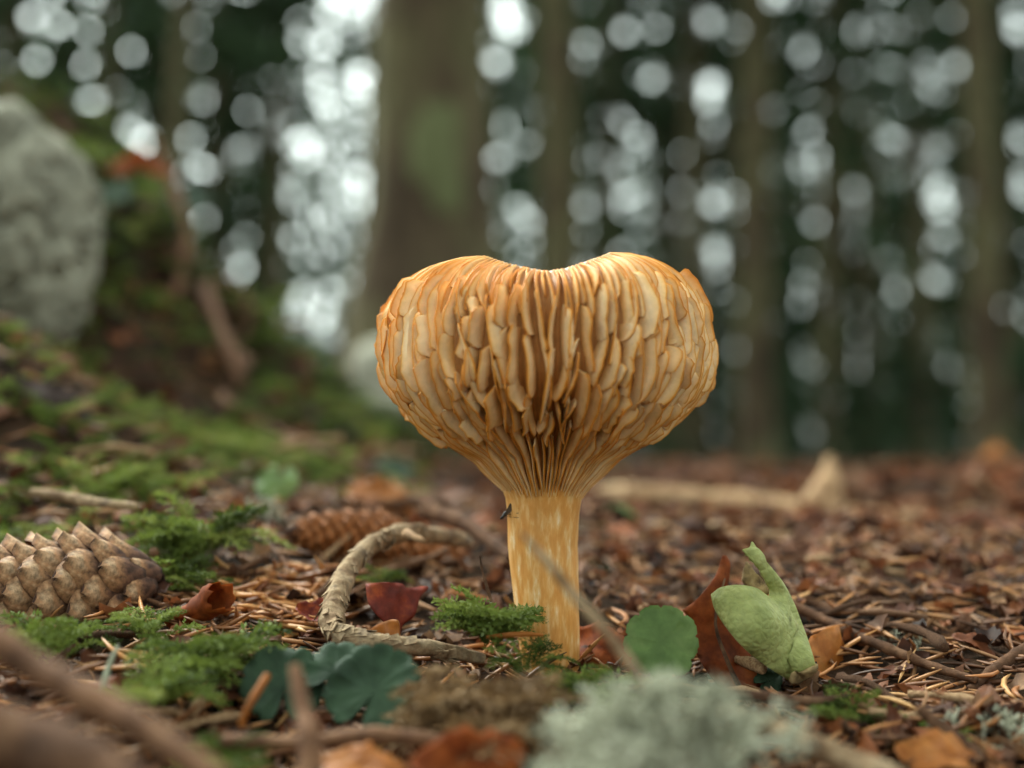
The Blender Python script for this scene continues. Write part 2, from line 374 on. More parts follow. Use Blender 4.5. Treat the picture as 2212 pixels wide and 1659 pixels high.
# far spruces: shared variants, each tree an object of its own
variants = []
for v in range(5):
    cv = spruce_crown(13.5, 1.0, 2.1, 90, 9, 0.25, 100 + v)
    variants.append((mesh('trunk', *trunk_geo(13, 0.15, v * 3.3), m_trunk), mesh('crown', cv[0], cv[1], m_fol, {'rnd': cv[2]}, smooth=False)))
frs = np.random.RandomState(5); cnt = 0
NF = 50                                   # spread evenly so that no stretch of the forest is left bare
dists = np.linspace(14, 42, NF); frs.shuffle(dists)
while cnt < NF:
    px = -350 + (cnt + frs.rand()) * 2950 / NF; dist = dists[cnt]
    x = (px - W_ / 2) / W_ * K * dist; Y = dist - D; v = variants[cnt % 5]
    e = empty('spruce_tree', (x, Y, float(G(x, Y)))); tag(e, 'far spruce in the dark stand of trees behind the nearer trunks', 'tree', 'far spruces in the forest')
    e.rotation_euler = (0, 0, frs.uniform(0, 6.28)); e.scale = (frs.uniform(.85, 1.2),) * 3
    link('trunk', v[0], e); link('crown', v[1], e); cnt += 1
# young spruces and bushes low between the trunks
ymesh = []
for v in range(3):
    cv = spruce_crown(2.2, 0.05, 0.9, 60, 34, 0.07, 300 + v); ymesh.append((mesh('trunk', *trunk_geo(2.0, 0.03, v), m_trunk), mesh('crown', cv[0], cv[1], m_fol, {'rnd': cv[2]}, smooth=False)))
for i in range(16):
    px = [1330, 1420, 1560, 1700, 1860, 1950, 2060, 2200, 2320, 1100, 1250, 980, 760, 680][i % 14] + frs.uniform(-60, 60); dist = frs.uniform(9, 24)
    x = (px - W_ / 2) / W_ * K * dist; Y = dist - D; v = ymesh[i % 3]
    e = empty('young_spruce', (x, Y, float(G(x, Y)))); tag(e, 'low young spruce of the undergrowth between the trunks', 'tree', 'young spruces in the undergrowth')
    e.rotation_euler = (0, 0, frs.uniform(0, 6.28)); e.scale = (frs.uniform(.45, .85),) * 3
    link('trunk', v[0], e); link('crown', v[1], e)

# ------------------------------------------------------------------ rocks
def rock(name, c, rad, label, seed, amp=0.16, fr=3.0, ledge=0.0):
    n, m = 130, 170
    th = np.linspace(0.001, math.pi - .001, n)[:, None]; ph = (np.arange(m) / m * 2 * math.pi)[None]
    d = np.stack([np.sin(th) * np.cos(ph), np.sin(th) * np.sin(ph), np.cos(th) + 0 * ph], -1).reshape(-1, 3)
    rq = np.random.RandomState(int(seed * 10)); nn = rq.normal(size=(16, 3)); nn /= np.linalg.norm(nn, axis=1)[:, None]
    pl_ = (rq.uniform(.80, 1.0, 16)[None] / np.maximum(d @ nn.T, .05)); soft = -np.log(np.exp(-14 * np.minimum(pl_, 3)).sum(1)) / 14
    k = np.minimum(soft, 1.25) + amp * .6 * fbm(d[:, 0] * fr * .5 + seed, d[:, 1] * fr * .5, d[:, 2] * fr * .5, 2)
    cr = np.abs(fbm(d[:, 0] * fr + seed, d[:, 1] * fr, d[:, 2] * fr * 1.7, 4)); k -= ledge * np.exp(-(cr / .07) ** 2)
    k += 0.03 * fbm(d[:, 0] * fr * 4, d[:, 1] * fr * 4 + seed, d[:, 2] * fr * 5, 3)
    V = d * np.array(rad) * k[:, None] + np.array(c)
    return solo(name, V, grid_faces(n, m, True, True), m_rock, label, 'rock')
p = at(-20, 490, 0.34); rock('boulder', p + [-.012, .02, 0], (.050, .055, .074), 'pale grey creased boulder sitting in the mossy bank', 3.1, .26, 2.4, .17)
p = at(890, 860, 0.85); rock('rounded_stone', p, (.058, .06, .062), 'smooth pale rounded stone half hidden behind the mushroom cap', 8.2, .1, 2, .02)

# ------------------------------------------------------------------ mushroom
AX = (1178 - W_ / 2) * S
PROF = np.array([(74, 1082), (96, 1053), (140, 1018), (168, 984), (208, 955), (256, 922), (312, 873), (347, 822), (355, 770), (351, 712), (338, 664), (316, 630), (288, 602), (252, 580), (210, 566)], float)
PROF[:, 0] -= 19 * sstep(1060, 1000, PROF[:, 1])
_seg = np.concatenate([[0], np.cumsum(np.hypot(*np.diff(PROF, axis=0).T))]); _seg /= _seg[-1]
_tt = np.linspace(0, 1, 200)
_pp = smoothpath(PROF, 1000); _sg = np.concatenate([[0], np.cumsum(np.hypot(*np.diff(_pp, axis=0).T))]); _sg /= _sg[-1]
TH = np.radians([-180, -90, -60, -38, -20, -4, 0, 8, 22, 40, 65, 90, 180])
DZ = np.array([-20, 2, -2, -10, -34, -52, -54, -48, -26, -2, 8, 2, -20.])
DR = np.array([0, 0, 0, 8, 34, 58, 60, 56, 36, 8, 0, 0, 0.])
def cap_pt(th, t):
    th = (np.asarray(th, float) + math.pi) % (2 * math.pi) - math.pi; t = np.asarray(t, float)
    r = np.interp(t, _sg, _pp[:, 0]); z = HOR - np.interp(t, _sg, _pp[:, 1])
    z = z + sstep(.45, 1, t) * np.interp(th, TH, DZ); r = r + sstep(.55, 1, t) * np.interp(th, TH, DR)
    r = r * (1 + .022 * vnoise(np.cos(th) * 3 + 5, np.sin(th) * 3, t * 4) * sstep(.1, .5, t))
    return np.stack([AX + r * S * np.sin(th), -r * S * np.cos(th), HC + z * S], -1)
def cap_frame(th, t):
    e = 1e-3; P = cap_pt(th, t)
    T = cap_pt(th, np.minimum(t + e, 1)) - cap_pt(th, np.maximum(t - e, 0)); T /= np.linalg.norm(T, axis=-1, keepdims=True)
    B = cap_pt(th + e, t) - cap_pt(th - e, t); B /= np.linalg.norm(B, axis=-1, keepdims=True)
    N = np.cross(B, T); N /= np.linalg.norm(N, axis=-1, keepdims=True)
    return P, T, N, B
mush = empty('mushroom', (AX, 0, 0)); tag(mush, 'orange tan funnel-shaped mushroom with crowded broken gills on a stout pale-streaked stem', 'mushroom')
# cap flesh
nth, nt_ = 480, 80
th = np.arange(nth) / nth * 2 * math.pi - math.pi; t = np.linspace(0, 1, nt_)
TT, HH = np.meshgrid(t, th, indexing='ij'); P, T, N, B = cap_frame(HH, TT)
amp = (0.0006 * sstep(0, .1, TT)) * (1 - sstep(.985, 1, TT))
outer = P + N * (amp * np.sin(HH * 160 + 2 * vnoise(HH * 9, TT * 6)))[..., None] - N * 0.0008 * (1 - sstep(.96, 1, TT))[..., None]
ti = np.linspace(1, .30, 40)
TI, HI = np.meshgrid(ti, th, indexing='ij'); P2, _, N2, _ = cap_frame(HI, TI)
inner = P2 - N2 * (0.0006 + 0.0035 * sstep(1, .8, TI))[..., None]
V = np.concatenate([outer.reshape(-1, 3), inner.reshape(-1, 3), [[AX, 0, inner[-1, :, 2].mean() - .004]]])
nr = nt_ + 40; F = grid_faces(nr, nth, True, True)
last = (nr - 1) * nth; F += [(last + j, last + nth * nr - last - last + 0 if False else nr * nth, last + (j + 1) % nth) for j in range(nth)]
ed = np.concatenate([(.35 * sstep(.2, .8, TT) + .65 * sstep(.985, 1, TT)).ravel(), np.where(TI > .985, 1, .35).ravel(), [.3]])
cap = part('cap', V, F, m_capf, mush, {'edge': ed})
cap['label'] = 'wavy funnel cap with a thin white margin'
# gills
grs = np.random.RandomState(21)
def gill(th0, t0, t1, H, lean, thick, up, low, dth=0.0, edge=1.0, wig=.010):
    """one plate standing on the cap along a meridian; up / low: share of its length over which it rises (0 = broken off square)"""
    s = np.array([0, .05, .14, .26, .38, .5, .62, .74, .86, .95, 1.0]); n = len(s); t = t0 + (t1 - t0) * s
    ph = grs.uniform(0, 6); th_ = th0 + dth * (s - .5) + wig * np.sin(s * 4 + ph)
    P, T, N, B = cap_frame(th_, t)
    f = np.ones(n)
    f = np.minimum(f, sstep(-.05, low, s) if low > .05 else np.interp(s, [0, .08], [.72, 1]))
    f = np.minimum(f, sstep(-.05, up, 1 - s) if up > .05 else np.interp(1 - s, [0, .08], [.72, 1]))
    h = H * f * (1 + .09 * np.sin(s * 7 + ph) + .05 * grs.normal(size=n))
    h = np.maximum(h, 0.00025)
    ln = lean * (1 + .30 * np.sin(s * 3.0 + ph * 2))
    d1 = np.cos(ln * .8)[:, None] * N + np.sin(ln * .8)[:, None] * B
    d2 = np.cos(ln * 1.15)[:, None] * N + np.sin(ln * 1.15)[:, None] * B
    root = P - N * .0016; mid = P + d1 * (h * .5)[:, None]; tip = mid + d2 * (h * .5)[:, None]
    sk = np.zeros(n); sk[0] = grs.uniform(-.0006, .0012) * (low <= .05); sk[-1] = -grs.uniform(-.0006, .0012) * (up <= .05); tip = tip + T * sk[:, None]
    side = np.cross(T, d2); side /= np.linalg.norm(side, axis=1)[:, None]
    a, b, c = thick * 1.15, thick * .9, thick * .5
    lip = mid * .28 + tip * .72
    sec = np.stack([root - side * a, mid - side * b, lip - side * c * 1.35, tip - side * c, tip + side * c, lip + side * c * 1.35, mid + side * b, root + side * a], 1)
    V = sec.reshape(-1, 3); k = 8; F = grid_faces(n, k)
    F += [tuple(range(k)), tuple(range((n - 1) * k, n * k))[::-1]]
    e0 = np.array([.5, .0, .34, .95, .95, .34, .0, .5]) * edge
    E = np.tile(e0, (n, 1)); E += grs.uniform(-.10, .22)
    E += .38 * sstep(.66, .9, t)[:, None]
    return V, F, E.ravel()
GL = []
def leanfor(th, lo, hi):
    sgn = np.tanh(th / .35) if abs(th) < 1.7 else (1 if th > 0 else -1)
    if grs.rand() < .12: sgn = -sgn
    sg = 1 if grs.rand() < .5 + .5 * sgn else -1
    return sg * grs.uniform(lo, hi) * (.55 + .45 * abs(math.tanh(th / .45)))
def ring(n, f):
    for i in range(n):
        th_ = (i + grs.uniform(-.3, .3)) / n * 2 * math.pi - math.pi; GL.append((th_, f(th_)))
ring(92, lambda a: gill(a, grs.uniform(0, .05), grs.uniform(.25, .37), grs.uniform(.0022, .0030), leanfor(a, .10, .5), .00030, grs.choice([0, .2]), .85, edge=.95))
NL = 116
for i in range(NL):
    a0_ = (i + grs.uniform(-.2, .2)) / NL * 2 * math.pi - math.pi; t_ = grs.uniform(.24, .34); sgl = leanfor(a0_, .4, .8)
    while t_ < .70:
        L_ = grs.uniform(.07, .25) if t_ < .55 else grs.uniform(.10, .22); a_ = a0_ + grs.uniform(-.025, .025)
        ln_ = np.sign(sgl) * grs.uniform(.30, .90) * (.5 + .5 * abs(math.tanh(a_ / .45))) if grs.rand() < .85 else leanfor(a_, .4, .9)
        lowb = grs.choice([0, 0, .10]) if t_ > .40 else grs.choice([0, .15, .35]); upb = grs.choice([0, .1, .2]) if t_ > .42 else grs.choice([0, 0, .12])
        GL.append((a_, gill(a_, t_, min(t_ + L_, .84), grs.uniform(.0024, .0042) * (1.2 if grs.rand() < .15 else 1), ln_, .00030, upb, lowb, grs.uniform(-.075, .075)))); t_ += L_ * grs.uniform(.86, 1.02)
ring(168, lambda a: gill(a, grs.uniform(.66, .80), .997, grs.uniform(.0016, .0026), leanfor(a, .2, .7), .00026, .9, grs.choice([0, .2]), wig=.014))
front = [g for g in GL if math.cos(g[0]) > -0.22]
front = sorted(front, key=lambda g: -math.cos(g[0]))
rest = [g for g in GL if math.cos(g[0]) <= -0.22] + front[296:]
for a, (V, F, E) in front[:296]:
    part('gill', V, F, m_gill, cap, {'edge': E}).data.set_sharp_from_angle(angle=R(38))
mb = MB()
for a, (V, F, E) in rest: mb.add(V, F, E)
V, F, E = mb.get(); o = part('gill_layer', V, F, m_gill, cap, {'edge': E}); o['kind'] = 'stuff'
# stem
ys = np.linspace(1055, 1520, 70)
cx = np.interp(ys, [1055, 1180, 1300, 1430, 1520], [1176, 1173, 1180, 1188, 1190])
hw = np.interp(ys, [1055, 1075, 1110, 1180, 1240, 1300, 1380, 1430, 1520], [90, 82, 77, 74, 72, 70, 66, 62, 58])
P = np.stack([AX + (cx - 1178) * S, 0 * ys, HC + (HOR - ys) * S], 1)
n_s = 64; ang = np.arange(n_s) / n_s * 2 * math.pi
rr = hw[:, None] * S * (1 + .025 * fbm(np.cos(ang)[None] * 2 + 3, np.sin(ang)[None] * 2, ys[:, None] / 120, 3) + .012 * fbm(ang[None] * 9, ys[:, None] / 150, 0, 2) * np.sin(ang / 2)[None] ** .5)
V = np.stack([P[:, 0][:, None] + rr * np.cos(ang)[None], P[:, 1][:, None] + rr * np.sin(ang)[None], np.repeat(P[:, 2][:, None], n_s, 1)], -1).reshape(-1, 3)
F = grid_faces(70, n_s, True, True); part('stem', V, F, m_stem, mush)
# fly on the stem
def ellipsoid(c, r, n=8, m=10):
    th = np.linspace(.01, math.pi - .01, n)[:, None]; ph = (np.arange(m) / m * 2 * math.pi)[None]
    d = np.stack([np.sin(th) * np.cos(ph), np.sin(th) * np.sin(ph), np.cos(th) + 0 * ph], -1).reshape(-1, 3)
    return d * np.array(r) + np.array(c), grid_faces(n, m, True, True)
stem_r = 77 * S
def stem_surface(px, py):
    x = (px - W_ / 2) * S; dx = np.clip((x - (AX - 4 * S)) / stem_r, -.97, .97)
    return at(px, py, -stem_r * math.sqrt(1 - dx * dx) - .0003)
fp = stem_surface(1098, 1112); fly = empty('fly', fp); tag(fly, 'tiny dark fly with folded wings on the mushroom stem', 'insect')
def seg(name, pts, rad, m, sides=6): V, F = tube(pts, rad, sides); return part(name, V, F, m, fly)
a0 = fp + [-.0022, -.0012, -.0012]; a1 = fp + [.0006, -.0008, .0016]
bp = np.linspace(0, 1, 8)[:, None]; seg('body', a0 + (a1 - a0) * bp, np.array([.0001, .00042, .00036, .0006, .00062, .0005, .00035, .0001]), m_fly, 8)
for k in (0, 1):
    w = np.array([[0, 0], [.35, .32], [.8, .42], [1, .1], [.8, -.18], [.3, -.12]]) * [.0042, .0020]
    dv = np.array([.5, -.15, .85]); dv /= np.linalg.norm(dv); sv = np.array([.85, .1, -.5]); sv /= np.linalg.norm(sv)
    b0 = fp + [-.0009 + .0003 * k, -.0017 - .0002 * k, -.0001]
    V = np.array([b0 + dv * q[0] + sv * q[1] * (1 if k else -.6) for q in w]); V2 = V + [0, -.00005, 0]
    part('wing', np.concatenate([V, V2]), [tuple(range(6)), tuple(range(6, 12))[::-1]] + [(i, (i + 1) % 6, 6 + (i + 1) % 6, 6 + i) for i in range(6)], m_wing, fly, smooth=False)
for k in range(6):
    q0 = fp + [-.0006 + .0002 * (k // 2), -.0009, -.0002 + .0003 * (k // 2)]; sg = 1 if k % 2 else -1
    q1 = q0 + [sg * .0009 + .0004, -.0003, .0004 * (k // 2 - 1)]; q2 = stem_surface(1098 + sg * 16 + 6, 1108 - 10 * (k // 2 - 1)) if sg > 0 else q1 + [-.0004, .0012, -.0009]
    seg('leg', np.array([q0, q1, q2]), .00007, m_fly, 4)

# ------------------------------------------------------------------ spruce cones
def scale_mesh(name, L, W, m, th=.0007, reflex=.55):
    n, k = 8, 7; u = np.linspace(0, 1, n)
    hwid = W / 2 * np.interp(u, [0, .3, .55, .75, .9, .97, 1], [.55, .88, 1, .88, .52, .26, .10])
    v = np.linspace(-1, 1, k); V = []
    for s in (1, -1):
        for i in range(n):
            for j in range(k):
                x = hwid[i] * v[j]; bump_ = .10 * L * (1 - v[j] ** 2) * math.sin(math.pi * min(1, u[i] * .9 + .05)) ** .8
                V.append([x, L * u[i], bump_ + reflex * L * max(0, u[i] - .55) ** 1.5 * (1 - .5 * abs(v[j])) - .10 * L * v[j] ** 2 + s * th / 2 * (1 if 0 < j < k - 1 else .3)])
    F = grid_faces(n, k) + [tuple(q + n * k for q in f[::-1]) for f in grid_faces(n, k)]
    bd = [j for j in range(k)] + [i * k + k - 1 for i in range(1, n)] + [(n - 1) * k + j for j in range(k - 2, -1, -1)] + [i * k for i in range(n - 2, 0, -1)]
    F += [(bd[i], bd[i] + n * k, bd[(i + 1) % len(bd)] + n * k, bd[(i + 1) % len(bd)]) for i in range(len(bd))]
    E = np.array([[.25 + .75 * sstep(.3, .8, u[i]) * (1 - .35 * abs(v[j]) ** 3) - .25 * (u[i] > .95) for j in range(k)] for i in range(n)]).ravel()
    return mesh(name, V, F, m, {'edge': np.concatenate([E, E * .4])})
def make_cone(base, tip, r, nsc, sl, sw, m, label, tilt=.50, seed=0, taper=.3):
    base, tip = np.array(base), np.array(tip); L = np.linalg.norm(tip - base); ax = (tip - base) / L
    rs = np.random.RandomState(seed)
    e = empty('spruce_cone', (base + tip) / 2 - [0, 0, r]); tag(e, label, 'pine cone')
    t = np.linspace(0, 1, 16); prof = r * .62 * np.interp(t, [0, .06, .3, .7, .93, 1], [.35, .8, 1, .9, .5, .1]) * (1 - taper * t * .3)
    V, F = tube(base + ax * L * t[:, None], prof, 14, .1, 200, seed); part('core', V, F, m_core, e)
    me = scale_mesh('scale', sl, sw, m)
    u0 = np.cross(ax, [0, 0, 1.0]); u0 /= np.linalg.norm(u0); v0 = np.cross(u0, ax)
    for i in range(nsc):
        f = (i + .5) / nsc; a = i * 2.39996 + rs.uniform(-.06, .06)
        pr = np.interp(f, t, prof) * .80; nrm = math.cos(a) * u0 + math.sin(a) * v0
        tl = tilt * (1 - .55 * f) + rs.uniform(-.07, .07); fs = np.interp(f, [0, .12, .75, 1], [.72, 1, .9, .5]) * rs.uniform(.92, 1.08)
        yd = ax * math.cos(tl) + nrm * math.sin(tl); zd = nrm * math.cos(tl) - ax * math.sin(tl); xd = np.cross(yd, zd)
        M_ = Matrix(((xd[0], yd[0], zd[0]), (xd[1], yd[1], zd[1]), (xd[2], yd[2], zd[2])))
        o = link('scale', me, e); o.location = Vector(base + ax * (L * f * .93 - sl * .30) + nrm * pr) - e.location
        o.rotation_euler = M_.to_euler(); o.scale = (fs, fs, fs)
    return e
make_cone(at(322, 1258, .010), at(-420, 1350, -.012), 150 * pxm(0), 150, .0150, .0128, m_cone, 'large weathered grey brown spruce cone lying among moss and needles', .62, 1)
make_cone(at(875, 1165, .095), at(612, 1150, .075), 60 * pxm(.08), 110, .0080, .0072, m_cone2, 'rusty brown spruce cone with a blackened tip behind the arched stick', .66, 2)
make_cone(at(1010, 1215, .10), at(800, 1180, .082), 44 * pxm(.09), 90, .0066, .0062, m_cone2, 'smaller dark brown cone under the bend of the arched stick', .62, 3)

# ------------------------------------------------------------------ leaves and flat pieces
def flatpiece(outline, fn, thick, n=130, grid=16, smoothn=True):
    """closed outline (local u,v) -> thick sheet; fn(u,v,dist)-> (mid-surface xyz (n,3), half thickness scale)"""
    O = np.asarray(outline, float); O = smoothpath(np.vstack([O, O[:1]]), n + 1)[:-1] if smoothn else O
    n = len(O); lo, hi = O.min(0), O.max(0); st = max(hi - lo) / grid
    gx_, gy_ = np.meshgrid(np.arange(lo[0], hi[0], st), np.arange(lo[1], hi[1], st)); Q = np.stack([gx_.ravel(), gy_.ravel()], 1)
    Q += (np.random.RandomState(1).rand(*Q.shape) - .5) * st * .3
    A, Bq = O, np.roll(O, -1, 0)
    def dist(Q):
        d = Bq - A; L2 = (d ** 2).sum(1) + 1e-18
        tt = np.clip(((Q[:, None] - A[None]) * d[None]).sum(2) / L2[None], 0, 1)
        return np.sqrt((((A[None] + tt[..., None] * d[None]) - Q[:, None]) ** 2).sum(2)).min(1)
    def inside(Q):
        c = np.zeros(len(Q), bool)
        for (x0, y0), (x1, y1) in zip(A, Bq):
            if y0 == y1: continue
            hit = ((y0 > Q[:, 1]) != (y1 > Q[:, 1])) & (Q[:, 0] < (x1 - x0) * (Q[:, 1] - y0) / (y1 - y0) + x0); c ^= hit
        return c
    Q = Q[inside(Q)]; Q = Q[dist(Q) > st * .45]
    pts = [Vector(p) for p in np.vstack([O, Q])]
    r = delaunay_2d_cdt(pts, [(i, (i + 1) % n) for i in range(n)], [list(range(n))], 1, 1e-9)
    P2 = np.array([list(v) for v in r[0]]); tri = [list(f) for f in r[2]]
    dd = dist(P2); mid, ht = fn(P2[:, 0], P2[:, 1], dd)
    ed = r[1]; cnt_ = {}
    for f in tri:
        for i in range(len(f)):
            e_ = tuple(sorted((f[i], f[(i + 1) % len(f)]))); cnt_[e_] = cnt_.get(e_, []) + [(f[i], f[(i + 1) % len(f)])]
    mid = np.asarray(mid); nrm = np.zeros_like(mid)
    for f in tri:
        c = np.cross(mid[f[1]] - mid[f[0]], mid[f[2]] - mid[f[0]]); nrm[f] += c
    nrm /= np.linalg.norm(nrm, axis=1)[:, None] + 1e-15
    k = len(P2); ht = np.broadcast_to(ht, (k,)) * thick / 2
    V = np.concatenate([mid + nrm * ht[:, None], mid - nrm * ht[:, None]])
    F = [tuple(f) for f in tri] + [tuple(i + k for i in f[::-1]) for f in tri]
    for e_, l in cnt_.items():
        if len(l) == 1: a, b = l[0]; F.append((b, a, a + k, b + k))
    return V, F, P2, dd
def px_outline(L, Y): return np.array([at(a, b, Y) for a, b in L])
def leaf_from_px(L, Y, bend, thick=.0004, puff=0.0, grid=16, n=130):
    """sheet whose outline comes from the photo, standing at depth Y, bent in depth by bend(u,v) (metres)"""
    Lm = np.array(L, float); c = Lm.mean(0); s = pxm(Y); O = (Lm - c) * s * [1, -1]
    def fn(u, v, d):
        Yb = Y + bend(u, v) + .0022 * fbm(u * 130 + c[0], v * 130, 1.0, 3)
        uu = (c[0] + u / s - W_ / 2) / W_ * K; vv = (H_ / 2 - (c[1] - v / s)) / W_ * K
        d3 = np.stack([uu, _ct - vv * _st, _st + vv * _ct], 1); mid = CAM[None] + d3 * ((Yb + D) / d3[:, 1])[:, None]
        return mid, (np.sqrt(np.clip(d / puff, 0, 1)) * 1 + .02 if puff else 1.0)
    return flatpiece(O, fn, thick, n=n, grid=grid)

# green folded husk with its torn arm
HK = [(1778, 1490), (1800, 1469), (1846, 1462), (1888, 1469), (1912, 1484), (1922, 1490), (1924, 1474), (1908, 1440), (1884, 1405), (1862, 1382), (1856, 1374), (1874, 1368), (1880, 1354), (1893, 1372), (1924, 1416), (1956, 1453), (1982, 1500), (2003, 1553), (2024, 1610), (2037, 1663), (2024, 1684), (1987, 1705), (1945, 1684), (1898, 1652), (1861, 1621), (1819, 1574), (1788, 1526)]
HK = [(a * W_ / 2560, b * H_ / 1920) for a, b in HK]
husk = empty('green_husk', at(1740, 1465, -.005)); tag(husk, 'pale green heart-shaped husk leaning on a rusty leaf', 'seed husk')
V, F, _, dd = leaf_from_px(HK, -.012, lambda u, v: -.006 * np.exp(-((u + .004) / .012) ** 2) + .35 * v + .004 * np.sin(u * 260), .011, puff=.010, grid=26)
part('shell', V, F, m_husk, husk)
EK = [(2037, 1655), (2042, 1676), (2030, 1690), (2010, 1700), (1987, 1709), (1972, 1700), (1990, 1680), (2012, 1668)]
V, F, *_ = leaf_from_px([(a * W_ / 2560, b * H_ / 1920) for a, b in EK], -.0195, lambda u, v: .35 * v, .0125, puff=.004, grid=9, n=40); part('withered_end', V, F, m_huskend, husk)
IK = [(1856, 1450), (1862, 1412), (1874, 1416), (1905, 1450), (1922, 1478), (1912, 1488), (1880, 1476)]
V, F, *_ = leaf_from_px([(a * W_ / 2560, b * H_ / 1920) for a, b in IK], -.003, lambda u, v: .2 * v, .002, grid=8, n=40); part('inner_lining', V, F, m_huskend, husk)
# rusty beech leaf
RK = [(1475, 1318), (1512, 1288), (1545, 1245), (1562, 1200), (1577, 1218), (1572, 1262), (1570, 1290), (1572, 1330), (1590, 1370), (1618, 1410), (1634, 1445), (1642, 1492), (1620, 1512), (1612, 1534), (1590, 1520), (1560, 1492), (1520, 1440), (1500, 1400), (1502, 1370), (1490, 1340)]
V, F, *_ = leaf_from_px(RK, -.006, lambda u, v: .0025 * np.sin(u * 300 + v * 60) + .35 * v + .002, .0005, grid=22); rl = empty('rusty_beech_leaf', at(1600, 1530, -.012)); tag(rl, 'rust-coloured curled dead leaf standing upright behind the green husk', 'leaf')
part('blade', V, F, m_rust, rl)
V, F = tube(pxpath([(1566, 1250, .0), (1545, 1340, -.006), (1568, 1420, -.012), (1600, 1490, -.018)], 12), np.linspace(.0003, .0007, 12), 6); part('midrib', V, F, m_barkd, rl)
# red brown torn leaf inside the bend of the stick
QK = [(790, 1262), (830, 1258), (868, 1262), (880, 1270), (925, 1268), (908, 1290), (895, 1330), (870, 1350), (862, 1372), (845, 1355), (815, 1330), (795, 1300)]
V, F, *_ = leaf_from_px(QK, -.002, lambda u, v: .004 * np.sin(u * 200) + .45 * v + .25 * np.maximum(0, v - .008), .0005); o = solo('torn_leaf', V, F, m_red, 'dark red torn leaf scrap inside the bend of the arched stick', 'leaf')
CK = [(788, 1266), (800, 1254), (840, 1252), (862, 1250), (862, 1258), (880, 1260), (850, 1268), (810, 1268)]
OK = [(782, 1372), (812, 1352), (850, 1338), (862, 1348), (862, 1378), (845, 1388), (800, 1388)]
V, F, *_ = leaf_from_px(OK, -.014, lambda u, v: .5 * v + .003 * np.cos(u * 300), .0006); solo('leaf_scrap', V, F, m_orange, 'small ochre leaf scrap tucked behind the lower arm of the arched stick', 'leaf')
# rolled orange leaf beside the cone: a rolled sheet
a0, a1 = at(372, 1345, -.006), at(474, 1287, -.018); axv = (a1 - a0) / np.linalg.norm(a1 - a0); side = np.cross(axv, [0, 0, 1]); side /= np.linalg.norm(side); upv = np.cross(side, axv)
Vr = []; nu, nv = 14, 22
for layer in (0, 1):
    for i in range(nu):
        for j in range(nv):
            u = i / (nu - 1); a = -1.0 + 6.6 * j / (nv - 1); rr_ = (.0021 + .0016 * u ** 1.3 + .0008 * a / 6) * (1 + .12 * math.sin(a * 2.3 + u * 5) + .08 * math.sin(u * 23 + a)) - .00025 * layer
            e_ = u + (.07 * math.sin(3 * a) + .06 * math.sin(8 * a)) * max(0, (u - .7) / .3)
            Vr.append(a0 + (a1 - a0) * e_ + side * rr_ * 1.15 * math.cos(a) + upv * rr_ * math.sin(a))
f1 = grid_faces(nu, nv); Fr = f1 + [tuple(q + nu * nv for q in f[::-1]) for f in f1]
solo('rolled_leaf', Vr, Fr, m_rust, 'orange brown dead leaf rolled into a tube beside the large cone', 'leaf')

# lobed green leaves
def lobed(c, R_, nl, m, nrm, rot, parent=None, name='leaf', cup=.08, notch=True, label=None, cat='leaf', group=None, seed=0):
    n, k = 9, 16 * nl if nl < 9 else 10 * nl; rs = np.random.RandomState(seed)
    nrm = np.array(nrm, float); nrm /= np.linalg.norm(nrm); xa = np.cross(nrm, [0.3, .1, 1]); xa /= np.linalg.norm(xa); ya = np.cross(nrm, xa)
    a = np.arange(k) / k * 2 * math.pi; la = a * nl / 2
    prof = 1 - .10 * (1 - np.abs(np.sin(la)) ** .55) + .03 * np.abs(np.sin(la * 4)) + .05 * vnoise(np.cos(a) * 2 + seed, np.sin(a) * 2)
    if notch: prof *= 1 - .75 * np.exp(-((np.minimum(a, 2 * math.pi - a)) / .16) ** 2)
    V = []
    for s in (1, -1):
        for i in range(n):
            q = (i + .15) / (n - .85); rr_ = R_ * prof * q
            z = cup * R_ * q ** 2 + .06 * R_ * q * vnoise(np.cos(a) * q * 4 + seed, np.sin(a) * q * 4, 9) + .010 * R_ * q * np.cos(la * 2) + .10 * R_ * q * vnoise(np.cos(a) * q * 2 + seed, np.sin(a) * q * 2, 3)
            ca, sa = np.cos(a + rot), np.sin(a + rot)
            V.append(np.array(c) + rr_[:, None] * (ca[:, None] * xa + sa[:, None] * ya) + (z + s * .00015)[:, None] * nrm)
    V = np.concatenate(V); f1 = grid_faces(n, k, True); F = f1 + [tuple(q + n * k for q in f[::-1]) for f in f1]
    b = (n - 1) * k; F += [(b + j, b + (j + 1) % k, b + n * k + (j + 1) % k, b + n * k + j) for j in range(k)]
    F += [tuple(range(k))[::-1], tuple(range(n * k, n * k + k))]
    if parent is not None: return part(name, V, F, m, parent)
    return solo(name, V, F, m, label, cat, group)
gp = on_ground(720, 1570); pl = empty('lobed_leaf_plant', gp); tag(pl, 'low plant with overlapping dark green scalloped leaves in front of the arched stick', 'plant')
lobed(at(612, 1478, -.052), 92 * pxm(-.052), 11, m_green, (.15, -.75, .6), 1.9, pl, seed=1)
lobed(at(735, 1452, -.050), 80 * pxm(-.05), 11, m_green, (.0, -.62, .75), 1.3, pl, seed=2)
lobed(at(808, 1492, -.058), 104 * pxm(-.058), 12, m_green, (-.1, -.8, .55), 1.5, pl, seed=3, cup=.1)
for q in ((612, 1478), (735, 1452), (808, 1492)):
    V, F = tube(smoothpath([at(q[0], q[1], -.050), at((q[0] + 720) / 2, 1545, -.046), gp - [0, 0, .003]], 8), .0005, 5); part('stalk', V, F, m_green, pl)
gp = on_ground(1430, 1470); pl2 = empty('round_leaf_seedling', gp); tag(pl2, 'bright green scalloped leaf between the stem and the rusty leaf', 'plant')
